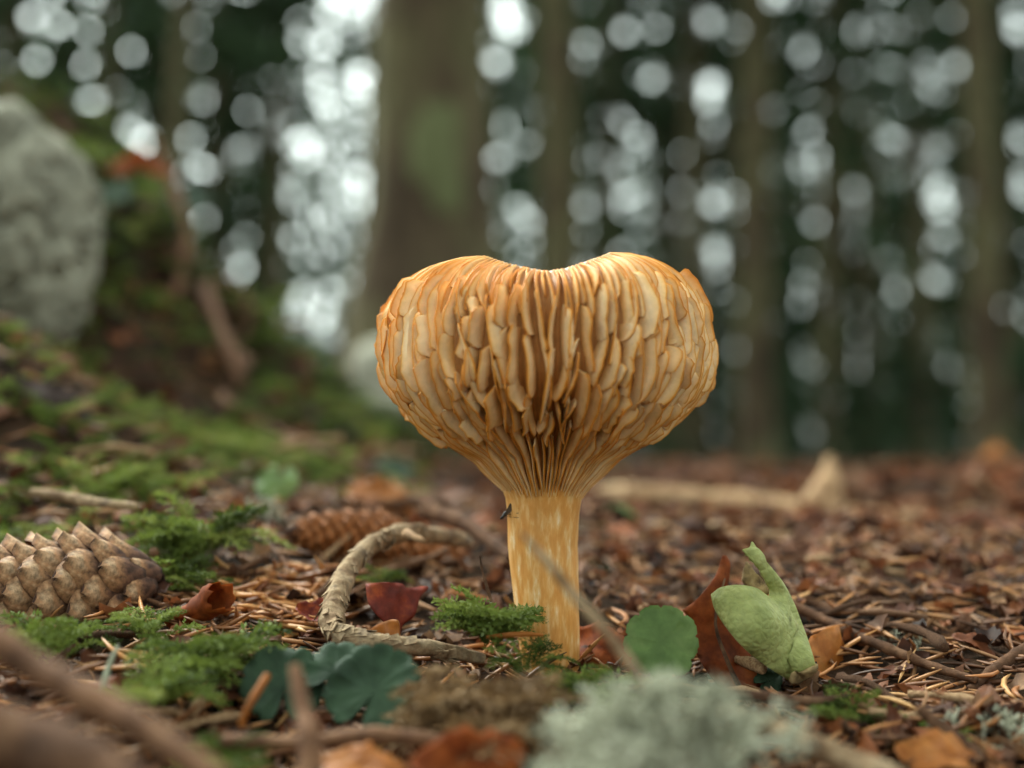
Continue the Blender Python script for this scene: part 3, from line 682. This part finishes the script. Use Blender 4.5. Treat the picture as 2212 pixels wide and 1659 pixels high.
lobed(at(1428, 1388, -.022), 80 * pxm(-.022), 9, m_green2, (-.1, -.9, .35), 1.5, pl2, seed=5, notch=False)
V, F = tube(smoothpath([at(1432, 1400, -.021), at(1436, 1450, -.018), gp - [0, 0, .003]], 8), .0005, 5); part('stalk', V, F, m_green2, pl2)
for i, (x_, y_, w_, m_, Y_, lab) in enumerate([(1660, 1470, 30, m_green, -.012, 'small round dark green leaf at the foot of the green husk'), (1300, 1240, 42, m_green, .10, 'dark green leaf beside the mushroom stem'),
        (1335, 1125, 40, m_green2, .22, 'yellow green leaf beyond the stem and the fallen branch end'), (1545, 1172, 34, m_green, .2, 'dark green leaf above the rusty leaf'), (1360, 1175, 28, m_green, .2, 'small green leaf low behind the mushroom stem'),
        (835, 1040, 62, m_green, .40, 'broad green leaf at the foot of the pale rounded stone'), (600, 1045, 48, m_green2, .17, 'bright green leaf rising from the moss carpet'), (690, 1000, 40, m_green, .42, 'green leaf on the bank above the rusty cone'),
        (412, 430, 46, m_green, .62, 'green leaf at the crest of the bank beside the slender trunk'), (250, 420, 40, m_green, .45, 'dark green leaf beside the boulder'), (1145, 1650, 46, m_green, -.085, 'dark green leaf low in front of the dry moss'), (2100, 1690, 50, m_green, -.06, 'dark green leaf under the foreground twigs')][:11]):
    p_ = at(x_, y_, Y_); g_ = G(p_[0], p_[1]); e = empty('green_leaf_sprout', (p_[0], p_[1], min(g_, p_[2]) - .002)); tag(e, lab, 'plant')
    lobed(p_, w_ * pxm(Y_), 6, m_, (random.uniform(-.3, .3), -.7, .6), random.uniform(0, 6), e, 'leaf', seed=20 + i)
    V, F = tube(smoothpath([p_, p_ * .5 + np.array(e.location) * .5 + [.004, .002, 0], np.array(e.location)], 6), .0006, 5); part('stalk', V, F, m_, e)

# ------------------------------------------------------------------ sticks and twigs
def stick(name, L, rad_px, m, label, n=40, sides=10, rough=.16, rs_=180, group=None, cat='stick', kids=None, nodes=0):
    P = pxpath(L, n); Ys = P[:, 1]; t = np.linspace(0, 1, len(rad_px)); rad = np.interp(np.linspace(0, 1, n), t, rad_px) * pxm(Ys)
    if nodes: rad = rad * (1 + .22 * np.maximum(0, np.sin(np.linspace(0, nodes * 2 * math.pi, n))) ** 6)
    V, F = tube(P, rad, sides, rough, rs_, len(label))
    return solo(name, V, F, m, label, cat, group), P, rad
st_e = empty('arched_stick', at(720, 1370, -.018)); tag(st_e, 'arched bark-covered stick curving round beside the mushroom', 'stick')
P = pxpath([(1010, 1170, .066), (940, 1155, .052), (880, 1150, .040), (820, 1168, .028), (770, 1208, .014), (737, 1262, .0), (720, 1312, -.010), (716, 1348, -.018), (745, 1374, -.024), (810, 1388, -.024), (890, 1396, -.022), (970, 1408, -.018), (1045, 1424, -.014)], 150)
rad = np.interp(np.linspace(0, 1, 150), [0, .15, .35, .5, .56, .62, .75, .9, 1], [15, 19, 21, 24, 29, 22, 19, 17, 10]) * pxm(P[:, 1])
V, F = tube(P, rad, 20, .20, 230, 2.0); part('wood', V, F, m_bark, st_e)
srs = np.random.RandomState(4); ri = lambda a, b: srs.uniform(a, b)
for i in range(64):        # flaking bark plates
    k = srs.randint(12, 140); T = P[min(k + 1, 149)] - P[k - 1]; T /= np.linalg.norm(T); v = srs.normal(size=3) + [0, -.9, .4]; v -= T * v.dot(T); v /= np.linalg.norm(v); b = np.cross(T, v)
    c = P[k] + v * rad[k] * 1.02; l, w = ri(.0012, .0034), ri(.0008, .0018); lift = ri(.0002, .0010); hrd = ri(-.4, .4); T2 = T * math.cos(hrd) + b * math.sin(hrd); b2 = np.cross(T2, v)
    q = [c - T2 * l - b2 * w * .7 - v * .0004, c - T2 * l * .9 + b2 * w - v * .0004, c + T2 * l + b2 * w * .6 + v * lift, c + T2 * l * .8 - b2 * w + v * lift * .6]
    Vq = np.array(q + [x - v * .0003 for x in q]); part('bark_flake', Vq, [(0, 1, 2, 3), (7, 6, 5, 4), (0, 4, 5, 1), (1, 5, 6, 2), (2, 6, 7, 3), (3, 7, 4, 0)], m_bark, st_e, smooth=False)
V, F = tube(pxpath([(880, 1152, .030), (895, 1160, .024), (920, 1170, .020)], 6), np.array([11, 10, 9, 8, 6, 3]) * pxm(.03), 8, .2, 300); part('snag', V, F, m_pale, st_e)
stick('broken_stick', [(920, 1088, .12), (940, 1108, .115), (1010, 1135, .10), (1060, 1170, .085), (1105, 1205, .07)], [16, 19, 17, 15, 13], m_barkd, 'dark brown stick slanting down behind the mushroom stem')
stick('dry_stalk', [(1125, 1150, -.100), (1175, 1205, -.103), (1240, 1285, -.106), (1330, 1390, -.110), (1400, 1490, -.114)], [3, 9, 11, 12, 12], m_bark, 'thin dry stalk slanting across the front of the mushroom stem', sides=6, rough=.05)
stick('upright_twig', [(636, 1440, -.105), (655, 1530, -.11), (672, 1600, -.115), (668, 1700, -.12)], [13, 20, 27, 27], m_redtwig, 'reddish brown upright twig in front of the dark scalloped leaves')
stick('tan_stick', [(-60, 1350, -.135), (90, 1450, -.14), (230, 1530, -.145), (350, 1600, -.15), (480, 1700, -.155)], [34, 34, 36, 34, 30], m_redtwig, 'tan stick slanting across the foreground corner below the large cone')
stick('thick_branch', [(-120, 1560, -.15), (40, 1600, -.155), (180, 1650, -.16), (300, 1720, -.165)], [70, 74, 66, 50], m_barkd, 'thick brown branch lying beneath the tan foreground stick')
stick('flat_twig', [(480, 1600, -.09), (640, 1605, -.09), (800, 1590, -.09), (930, 1600, -.09), (1060, 1640, -.09)], [14, 17, 19, 17, 12], m_redtwig, 'reddish brown twig lying flat behind the upright twig')
stick('fallen_branch', [(1290, 1072, .40), (1420, 1080, .40), (1560, 1094, .40), (1740, 1110, .39), (1900, 1122, .38), (2060, 1136, .37)], [24, 32, 34, 33, 27, 18], m_pale, 'pale fallen branch lying across the forest floor behind', n=50, rough=.2, rs_=60)
stick('branch_stub', [(1765, 1130, .36), (1780, 1085, .36), (1786, 1040, .365), (1792, 985, .37)], [46, 36, 26, 5], m_pale, 'broken wooden stub sticking up from the pale fallen branch', rough=.35, rs_=60)
stick('grey_twig', [(1700, 1300, .03), (1790, 1345, .02), (1880, 1385, .005), (2000, 1435, -.008), (2110, 1470, -.02)], [9, 10, 11, 10, 8], m_barkd, 'thin grey brown twig stretching away behind the green husk', nodes=9)
stick('forked_twig', [(2095, 1490, -.02), (2150, 1445, -.012), (2230, 1395, -.004), (2300, 1360, .0)], [8, 12, 14, 14], m_barkd, 'stubby twig crossing the end of the thin grey brown twig', nodes=8)
stick('pale_arched_stick', [(1650, 1215, .20), (1720, 1225, .19), (1790, 1255, .18), (1850, 1295, .17)], [14, 18, 18, 12], m_pale, 'short pale bent stick lying beyond the green husk')
stick('long_root', [(1290, 1265, .10), (1400, 1215, .13), (1480, 1195, .15), (1600, 1190, .17)], [10, 15, 15, 8], m_bark, 'pale root running behind the mushroom stem')
stick('scaly_twig', [(1985, 1530, -.062), (2050, 1585, -.066), (2110, 1640, -.070), (2160, 1690, -.074)], [10, 17, 20, 22], m_barkd, 'rough scaly spruce twig poking up beside the grey lichen tuft', sides=12, rough=.3, rs_=600, nodes=12)
stick('sloping_twig', [(1560, 1530, -.085), (1700, 1590, -.09), (1830, 1640, -.095), (1960, 1700, -.10)], [18, 26, 30, 30], m_bark, 'grey brown twig sloping down beside the pale lichen clump')
stick('buried_twig', [(1450, 1482, -.055), (1600, 1500, -.05), (1750, 1515, -.045), (1830, 1505, -.04)], [8, 12, 12, 6], m_barkd, 'brown twig lying flat at the foot of the rusty leaf')
stick('bank_root', [(440, 620, .55), (470, 700, .5), (500, 770, .47), (520, 850, .45)], [16, 14, 14, 8], m_redtwig, 'reddish root hanging down the dark face of the bank')
stick('bank_twig', [(330, 300, .6), (380, 420, .58), (400, 520, .55), (380, 640, .5)], [9, 12, 14, 10], m_redtwig, 'brown root trailing over the crest of the bank')
stick('grey_moss_twig', [(70, 1062, .06), (130, 1072, .055), (200, 1085, .05), (300, 1095, .045)], [9, 12, 12, 8], m_bark, 'grey twig lying along the edge of the moss carpet')
stick('moss_sprig_stalk', [(1037, 1200, -.018), (1042, 1235, -.018), (1050, 1262, -.019), (1062, 1300, -.02)], [2, 3, 4, 4], m_barkd, 'thin dark bare stalk rising out of the fresh moss sprig', sides=6, rough=.3, rs_=900)
stick('tan_straw', [(1050, 1376, -.032), (1100, 1372, -.034), (1140, 1370, -.034), (1175, 1372, -.034)], [3, 7, 6, 2], m_orange, 'tan splinter of straw lying on moss at the foot of the stem', sides=7, rough=.08)
stick('tan_stalk', [(578, 1458, -.075), (555, 1495, -.078), (535, 1530, -.08), (520, 1570, -.08)], [8, 9, 8, 7], m_orange, 'yellowish dry stalk leaning in front of the dark scalloped leaves', sides=8, rough=.08)
stick('grey_green_blade', [(255, 1395, -.06), (235, 1440, -.065), (222, 1490, -.07), (215, 1530, -.07)], [4, 7, 8, 8], m_lichen, 'grey green grass blade sticking up below the large cone', sides=6, rough=.05)

rrs = np.random.RandomState(12)
for i in range(22):
    x_, y_ = rrs.uniform(-.42, -.10), rrs.uniform(.35, .8); Lr = rrs.uniform(.03, .10); az = rrs.uniform(-.9, .9)
    q = np.linspace(0, 1, 10); xs = x_ + Lr * q * math.cos(az) + .008 * np.sin(q * 6 + i); ys_ = y_ - Lr * q * .9 + .006 * np.cos(q * 5 + i)
    zs = G(xs, ys_) + .006 + .018 * np.sin(q * math.pi) * rrs.rand()
    V, F = tube(np.stack([xs, ys_, zs], 1), np.linspace(.0032, .0014, 10) * rrs.uniform(.7, 1.5), 8, .2, 90, i)
    solo('hanging_root', V, F, m_barkd if i % 3 else m_redtwig, 'brown root or twig lying over the dark mossy bank', 'root', 'roots and twigs on the bank')

# ------------------------------------------------------------------ moss and lichen
def frond(L, seed, width=.30, nb=16, arch=.9):
    """feathery moss frond growing along +z and arching toward +x"""
    rs = np.random.RandomState(seed); V, F = [], []
    def leaf(c, d, s, w):
        nonlocal V, F
        sd = np.cross(d, rs.normal(size=3)); sd /= np.linalg.norm(sd) + 1e-9; n = len(V)
        V += [c, c + d * s * .5 + sd * w, c + d * s, c + d * s * .5 - sd * w]; F.append((n, n + 1, n + 2, n + 3))
    ph = lambda t: np.array([L * arch * .55 * t ** 2, 0, L * (t - .38 * arch * t * t)])
    for i in range(nb):
        t = (i + .6) / nb; c = ph(t); d = ph(t + .02) - ph(t); d /= np.linalg.norm(d)
        bl = L * width * math.sin(math.pi * (.12 + .80 * (1 - t))) ** .8
        for sg in (-1, 1):
            bd = d * .55 + np.array([0, sg * .85, 0]) + rs.normal(size=3) * .12; bd /= np.linalg.norm(bd)
            nl = 5
            for q in range(nl):
                cc = c + bd * bl * (q + .2) / nl + np.array([0, 0, -.15 * bl * (q / nl) ** 2])
                dd_ = bd + rs.normal(size=3) * .45; dd_ /= np.linalg.norm(dd_); leaf(cc, dd_, bl / nl * 1.7, bl / nl * .34)
        leaf(c, d + rs.normal(size=3) * .2, L / nb * 1.8, L / nb * .4)
    return np.array(V), np.array(F)
FR = [frond(1.0, i, .34 - .03 * (i % 3), arch=.7 + .25 * (i % 3)) for i in range(6)]
def inst(parts, Ms, rnds):
    Vs, Fs, A, n = [], [], [], 0
    for k, (M_, t_) in enumerate(Ms):
        v, f = parts[k % len(parts)]; Vs.append(v @ M_.T + t_); Fs.append(f + n); n += len(v); A.append(np.full(len(v), rnds[k]))
    return np.concatenate(Vs), np.concatenate(Fs), np.concatenate(A)
def rotm(az, tilt, s, roll=0.0):
    a, t = az, tilt
    Rz = np.array([[math.cos(a), -math.sin(a), 0], [math.sin(a), math.cos(a), 0], [0, 0, 1]])
    Ry = np.array([[math.cos(t), 0, math.sin(t)], [0, 1, 0], [-math.sin(t), 0, math.cos(t)]])
    return Rz @ Ry * s
mrs = np.random.RandomState(9)
def tuft(c, w, h, n, label, m=m_moss, name='moss_tuft', cat='moss', tiltmax=.85, rn=(0.1, .9)):
    Ms = []
    for i in range(n):
        az = mrs.uniform(0, 6.283); q = mrs.rand() ** .6; off = np.array([math.cos(az) * w * .35 * q, math.sin(az) * w * .3 * q, mrs.uniform(-.1, .15) * h])
        Ms.append((rotm(az + mrs.uniform(-.5, .5), q * tiltmax, h * mrs.uniform(.7, 1.15)), np.array(c) + off))
    V, F, A = inst(FR, Ms, mrs.uniform(rn[0], rn[1], n))
    return solo(name, V, F, m, label, cat, attrs={'rnd': A}, smooth=False)
def tuft_px(px, top, bot, wpx, Y, n, label, **k):
    s = pxm(Y); tuft(at(px, bot, Y), wpx * s * .6, (bot - top) * s * 1.35, n, label, **k)
tuft_px(1062, 1285, 1388, 90, -.022, 44, 'fresh green moss sprig at the foot of the mushroom stem under a bare stalk', tiltmax=.6, rn=(.4, .8))
tuft_px(112, 1315, 1430, 150, -.040, 22, 'feathery green moss tuft in front of the large cone')
tuft_px(325, 1300, 1385, 110, -.030, 14, 'small moss tuft in front of the rolled orange leaf')
tuft_px(455, 1330, 1470, 120, -.045, 22, 'feathery moss tuft below the rolled orange leaf')
tuft_px(432, 1065, 1200, 110, .045, 26, 'upright feathery moss tuft at the edge of the moss carpet')
tuft_px(360, 1165, 1260, 90, .03, 16, 'small moss tuft just beyond the blunt end of the large cone')
tuft_px(440, 1220, 1280, 70, .02, 10, 'tiny moss tuft above the rolled orange leaf')
tuft_px(20, 1100, 1190, 120, .06, 18, 'dark moss tuft behind the large cone')
tuft_px(330, 1420, 1530, 130, -.07, 18, 'moss tuft among needles in the foreground')
tuft_px(500, 1560, 1660, 140, -.09, 18, 'pale moss tuft beside the flat reddish twig')
tuft_px(1140, 1385, 1450, 140, -.035, 16, 'dark moss cushion against the foot of the mushroom stem')
tuft_px(1275, 1430, 1530, 110, -.050, 18, 'moss tuft between the mushroom stem and the large pale lichen')
tuft_px(1835, 1490, 1580, 110, -.045, 22, 'bushy bright moss tuft beside the withered end of the husk')
tuft_px(820, 1215, 1260, 120, .05, 14, 'low moss patch beneath the rusty brown cone')
tuft_px(2030, 1560, 1640, 80, -.06, 10, 'little moss tuft beneath the scaly twig')
# moss carpet over the left bank: one mass nobody could count
Ms, rn = [], []
while len(Ms) < 2300:
    x_, y_ = mrs.uniform(-.62, -.02), mrs.uniform(.03, 1.0)
    v = fbm(x_ * 14, y_ * 9, 2.0, 3) + .35
    side_ = sstep(-.045 - .10 * max(0, .35 - y_), -.13 - .10 * max(0, .35 - y_), x_)
    if v < .0 or mrs.rand() > side_: continue
    h = mrs.uniform(.010, .020) * (1 + 1.3 * sstep(.2, .6, y_)); az = mrs.uniform(0, 6.283)
    Ms.append((rotm(az, mrs.uniform(.1, 1.2), h), np.array([x_, y_, float(G(x_, y_)) - .1 * h]))); rn.append(np.clip(.42 - .35 * sstep(.3, .6, y_) + .3 * v + mrs.uniform(-.3, .3), 0, 1))
while len(Ms) < 3000:
    x_, y_ = mrs.uniform(-.46, -.12), mrs.uniform(.36, .95); h = mrs.uniform(.018, .040); v = vnoise(x_ * 25, y_ * 25)
    Ms.append((rotm(mrs.uniform(0, 6.283), mrs.uniform(.4, 1.5), h), np.array([x_, y_, float(G(x_, y_))]))); rn.append(np.clip(.15 + .3 * v + mrs.uniform(-.15, .3), 0, 1))
while len(Ms) < 3900:
    x_, y_ = mrs.uniform(-.34, -.05), mrs.uniform(.045, .36)
    if x_ > -.065 - .12 * max(0, .16 - y_) / .16 + .04 * vnoise(x_ * 30, y_ * 30): continue
    v = fbm(x_ * 20, y_ * 16, 4.0, 3) + .3
    if v < .16: continue
    h = mrs.uniform(.010, .022); az = mrs.uniform(0, 6.283)
    Ms.append((rotm(az, mrs.uniform(.0, 1.0), h), np.array([x_, y_, float(G(x_, y_)) - .08 * h]))); rn.append(np.clip(.35 + .45 * v + mrs.uniform(-.3, .3), 0, 1))
V, F, A = inst(FR, Ms, rn); solo('moss_carpet', V, F, m_moss, 'feathery green moss carpet spread over the sloping bank', 'moss', kind='stuff', attrs={'rnd': A}, smooth=False)
# dry brown moss in front of the stem
tuft_px(1065, 1415, 1580, 330, -.075, 46, 'mat of dry brown moss in front of the mushroom stem', m=m_mossd, tiltmax=1.4, name='dry_moss')
def lichen_geo(c, size, n, seed, flat=.5):
    rs = np.random.RandomState(seed); mb = MB()
    def grow(p, d, L, r, lev):
        k = 4; P = [p]
        for i in range(k): d = d + rs.normal(size=3) * .35; d /= np.linalg.norm(d); P.append(P[-1] + d * L / k)
        V, F = tube(np.array(P), np.linspace(r, r * .65, k + 1), 5); mb.add(V, F, rs.rand())
        if lev > 0:
            for _ in range(rs.randint(2, 4)):
                d2 = d + rs.normal(size=3) * .6; grow(P[-1], d2 / np.linalg.norm(d2), L * .68, r * .75, lev - 1)
    for i in range(n):
        az = rs.uniform(0, 6.283); q = rs.rand() ** .6; d = np.array([math.cos(az) * q, math.sin(az) * q, 1 - .6 * q])
        grow(np.array(c) + np.array([d[0] * size * .6, d[1] * size * .4, 0]), d / np.linalg.norm(d), size * .42, size * .046, 3)
    return mb.get()
for (px, py, Y, sz, n, sd, lab) in [(1440, 1672, -.128, .0195, 40, 1, 'large tuft of pale grey green lichen in the foreground'), (1300, 1700, -.145, .012, 12, 2, 'low lichen tuft in front of the large pale lichen'),
                                  (2165, 1640, -.055, .014, 20, 3, 'crisp grey green lichen tuft beside the scaly twig'), (570, 1120, .11, .010, 10, 4, 'pale lichen scrap between the moss carpet and the rusty cone'),
                                  (1935, 1440, .01, .011, 9, 5, 'wisp of pale lichen under the thin grey brown twig'), (1700, 1195, .20, .016, 12, 6, 'grey lichen scrap beyond the green husk')]:
    V, F, A = lichen_geo(at(px, py, Y), sz, n, sd); solo('lichen_tuft', V, F, m_lichen, lab, 'lichen', attrs={'rnd': A})

# ------------------------------------------------------------------ litter: leaves, needles, twigs
def leaf_geo(seed, L=.045, W=.026):
    rs = np.random.RandomState(seed); n, k = 15, 11; c1, c2, tw = rs.uniform(-25, 25), rs.uniform(5, 45), rs.uniform(-.9, .9)
    u = np.linspace(0, 1, n)[:, None]; hw_ = W / 2 * np.sin(math.pi * (.03 + .94 * u)) ** .8 * (1 + .07 * np.sin(u * 55) + .10 * rs.normal(size=(n, 1)) * .5)
    v = np.linspace(-1, 1, k)[None] * hw_; x = (u - .5) * L + 0 * v
    vein = .0007 * np.abs(np.sin((u * 7 - np.abs(v) / W * 3) * math.pi)) + .0012 * np.exp(-(v / (W * .06)) ** 2)
    z = c1 * x * x + c2 * v * v + tw * x * v * 20 + .0042 * fbm(x * 70 + seed, v * 70, seed, 3) - vein
    V = np.concatenate([np.stack([x, v, z + s * .00015], -1).reshape(-1, 3) for s in (1, -1)])
    f1 = grid_faces(n, k, flip=True); F = f1 + [tuple(q + n * k for q in f[::-1]) for f in f1]
    bd = list(range(k)) + [i * k + k - 1 for i in range(1, n)] + [(n - 1) * k + j for j in range(k - 2, -1, -1)] + [i * k for i in range(n - 2, 0, -1)]
    F += [(bd[i], bd[(i + 1) % len(bd)], bd[(i + 1) % len(bd)] + n * k, bd[i] + n * k) for i in range(len(bd))]
    return mesh('dead_leaf', V, F, m_leaf)
LV = [leaf_geo(i, .034 + .004 * (i % 4), .018 + .003 * (i % 3)) for i in range(8)]
lrs = np.random.RandomState(33); nl = 0
while nl < 270:
    y_ = -.06 + 2.6 * lrs.rand() ** 2.5; hwid = (y_ + D) * K / 2 * 1.08; x_ = lrs.uniform(-hwid, hwid)
    if math.hypot(x_ - .009, y_) < .03: continue
    if y_ < .10 and lrs.rand() < .45: continue
    if x_ < -.06 and lrs.rand() < .75: continue
    o = link('dead_leaf', LV[nl % 8]); z_ = float(G(x_, y_)); e_ = .01
    nx, ny = (float(G(x_ + e_, y_)) - z_) / e_, (float(G(x_, y_ + e_)) - z_) / e_
    q = Vector((-nx, -ny, 1)).normalized().to_track_quat('Z', 'Y').to_matrix() @ Euler((lrs.uniform(-.7, .5), lrs.uniform(-.5, .5), lrs.uniform(0, 6.28))).to_matrix()
    o.rotation_euler = q.to_euler(); s_ = lrs.uniform(.5, 1.0) * (.5 if y_ < .12 else .9); o.scale = (s_,) * 3; o.location = (x_, y_, z_ + .0035)
    tag(o, 'dead brown leaf of the litter strewn over the forest floor', 'leaf', 'dead leaves of the forest floor litter'); nl += 1
for i, (px, py, Y, s_, m_, lab) in enumerate([(780, 1655, -.10, .45, m_orange, 'orange dead leaf in the foreground below the dark scalloped leaves'), (1010, 1650, -.10, .5, m_rust, 'dark rusty dead leaf in front of the dry moss mat'),
        (2168, 985, .75, 1.0, m_orange, 'lone orange leaf on the rise in front of the brown trunk'), (2050, 1640, -.075, .5, m_orange, 'yellow ochre leaf lying under the scaly twig'), (1825, 1442, .0, .80, m_orange, 'ochre curled leaf touching the withered end of the husk'),
        (1290, 1400, .004, .55, m_rust, 'rusty leaf tucked behind the foot of the stem'), (2060, 1150, .30, 1.1, m_rust, 'rusty leaf leaning on the end of the pale fallen branch'), (820, 1095, .20, .9, m_orange, 'glowing orange leaf above the rusty brown cone'),
        (160, 915, .22, .8, m_orange, 'orange leaf on the moss carpet below the boulder'), (300, 360, .5, .9, m_rust, 'rusty leaf caught between the boulder and the slender trunk'), (698, 1325, .004, .32, m_red, 'dull red leaf scrap on the outer side of the arched stick')]):
    me = leaf_geo(60 + i); me.materials[0] = m_; o = link('dead_leaf', me, loc=at(px, py, Y), rot=(lrs.uniform(.3, 1.1), lrs.uniform(-.4, .4), lrs.uniform(-.6, .6)), scale=s_); tag(o, lab, 'leaf')
# needles
def needle_geo(bend):
    t = np.linspace(-.5, .5, 5); P = np.stack([t, bend * (t ** 2), 0.15 * bend * t ** 2], 1)
    V, F = tube(P, np.array([.010, .036, .040, .034, .006]), 4); return V, np.array([f for f in F if len(f) == 4])
ND = [needle_geo(b) for b in (-.6, -.2, .1, .3, .7)]
Ms, rn = [], []
while len(Ms) < 12500:
    y_ = -.16 + 1.3 * mrs.rand() ** 2.6; hwid = (y_ + D) * K / 2 * 1.15; x_ = mrs.uniform(-hwid, hwid)
    if (x_ - .009) ** 2 + y_ ** 2 < .0085 ** 2: continue
    s_ = mrs.uniform(.009, .018); zz = float(0)
    Ms.append((x_, y_, s_))
xy = np.array(Ms); zz = G(xy[:, 0], xy[:, 1]); Ms2 = []
for (x_, y_, s_), z_ in zip(Ms, zz):
    Ms2.append((rotm(mrs.uniform(0, 6.283), mrs.normal() * .28, s_), np.array([x_, y_, z_ + mrs.uniform(.0002, .0045)])))
V, F, A = inst(ND, Ms2, mrs.rand(len(Ms2))); solo('needle_litter', V, F, m_needle, 'layer of fallen brown spruce needles over the forest floor', 'needles', kind='stuff', attrs={'rnd': A})
FG = []
for i in range(7):
    rs_ = np.random.RandomState(500 + i); u = np.linspace(-.5, .5, 5)[:, None]; v = np.linspace(-.5, .5, 4)[None]
    x = u * (1 - .3 * rs_.rand(5, 4)) + 0 * v; y = v * (.75 - 1.1 * u ** 2) * (1 + .4 * rs_.normal(size=(5, 4)) * .5); z = .5 * rs_.uniform(-1, 1) * u ** 2 + .8 * rs_.rand() * v ** 2 + .10 * rs_.normal(size=(5, 4))
    FG.append((np.stack([x, y, z], -1).reshape(-1, 3), np.array(grid_faces(5, 4, flip=True))))
Ms, rn = [], []
while len(Ms) < 4200:
    y_ = -.10 + 2.2 * mrs.rand() ** 2.3; hwid = (y_ + D) * K / 2 * 1.15; x_ = mrs.uniform(-hwid, hwid)
    if (x_ - .009) ** 2 + y_ ** 2 < .012 ** 2: continue
    if (x_ < -.03 or y_ < .03) and mrs.rand() < .6: continue
    s_ = mrs.uniform(.004, .010) * (1 + 1.2 * sstep(.1, .6, y_)); az, t1, t2 = mrs.uniform(0, 6.283), mrs.normal() * .5, mrs.normal() * .4
    M_ = np.array(Euler((t2, t1, az)).to_matrix()) * s_; Ms.append((M_, np.array([x_, y_, float(G(x_, y_)) + mrs.uniform(.001, .005)]))); rn.append(mrs.rand())
V, F, A = inst(FG, Ms, rn); solo('leaf_crumbs', V, F, m_frag, 'crumbled bits of dead brown leaf mixed into the forest floor', 'leaf litter', kind='stuff', attrs={'rnd': A})
NM = [mesh('fallen_needle', v, f, m_needle_o) for v, f in ND]
for i in range(260):
    if i < 150: p_ = on_ground(mrs.uniform(480, 720), mrs.uniform(1250, 1400)) if i < 110 else on_ground(mrs.uniform(0, 500), mrs.uniform(1350, 1560))
    else: p_ = on_ground(mrs.uniform(250, 2200), mrs.uniform(1280, 1640))
    if math.hypot(p_[0] - AX, p_[1]) < .011: continue
    o = link('fallen_needle', NM[i % 5], loc=(p_[0], p_[1], float(G(p_[0], p_[1])) + mrs.uniform(.002, .006)), rot=(0, mrs.normal() * .3, mrs.uniform(0, 6.283)), scale=mrs.uniform(.012, .021))
    tag(o, 'single fallen spruce needle, tan and bent, on top of the litter', 'needle', 'loose needles on top of the litter')
# small litter twigs
TW = []
for i in range(6):
    t = np.linspace(-.5, .5, 9); P = np.stack([t, .12 * np.sin(t * 4 + i), .05 * np.cos(t * 5 + i)], 1)
    V, F = tube(P, np.linspace(.035, .018, 9) * (1 + .25 * np.sin(t * 30)), 7, .2, 9, i); TW.append(mesh('litter_twig', V, F, (m_barkd, m_redtwig, m_pale)[i % 3]))
for i in range(150):
    y_ = -.08 + 1.4 * lrs.rand() ** 1.8; hwid = (y_ + D) * K / 2; x_ = lrs.uniform(-hwid, hwid)
    if math.hypot(x_ - .009, y_) < .035: continue
    o = link('litter_twig', TW[i % 6], loc=(x_, y_, float(G(x_, y_)) + .003), rot=(0, lrs.normal() * .18, lrs.uniform(0, 6.28)), scale=lrs.uniform(.022, .05) * (1 + .8 * float(sstep(.05, .4, y_))))
    tag(o, 'small dry twig of the litter on the forest floor', 'twig', 'small twigs in the litter')
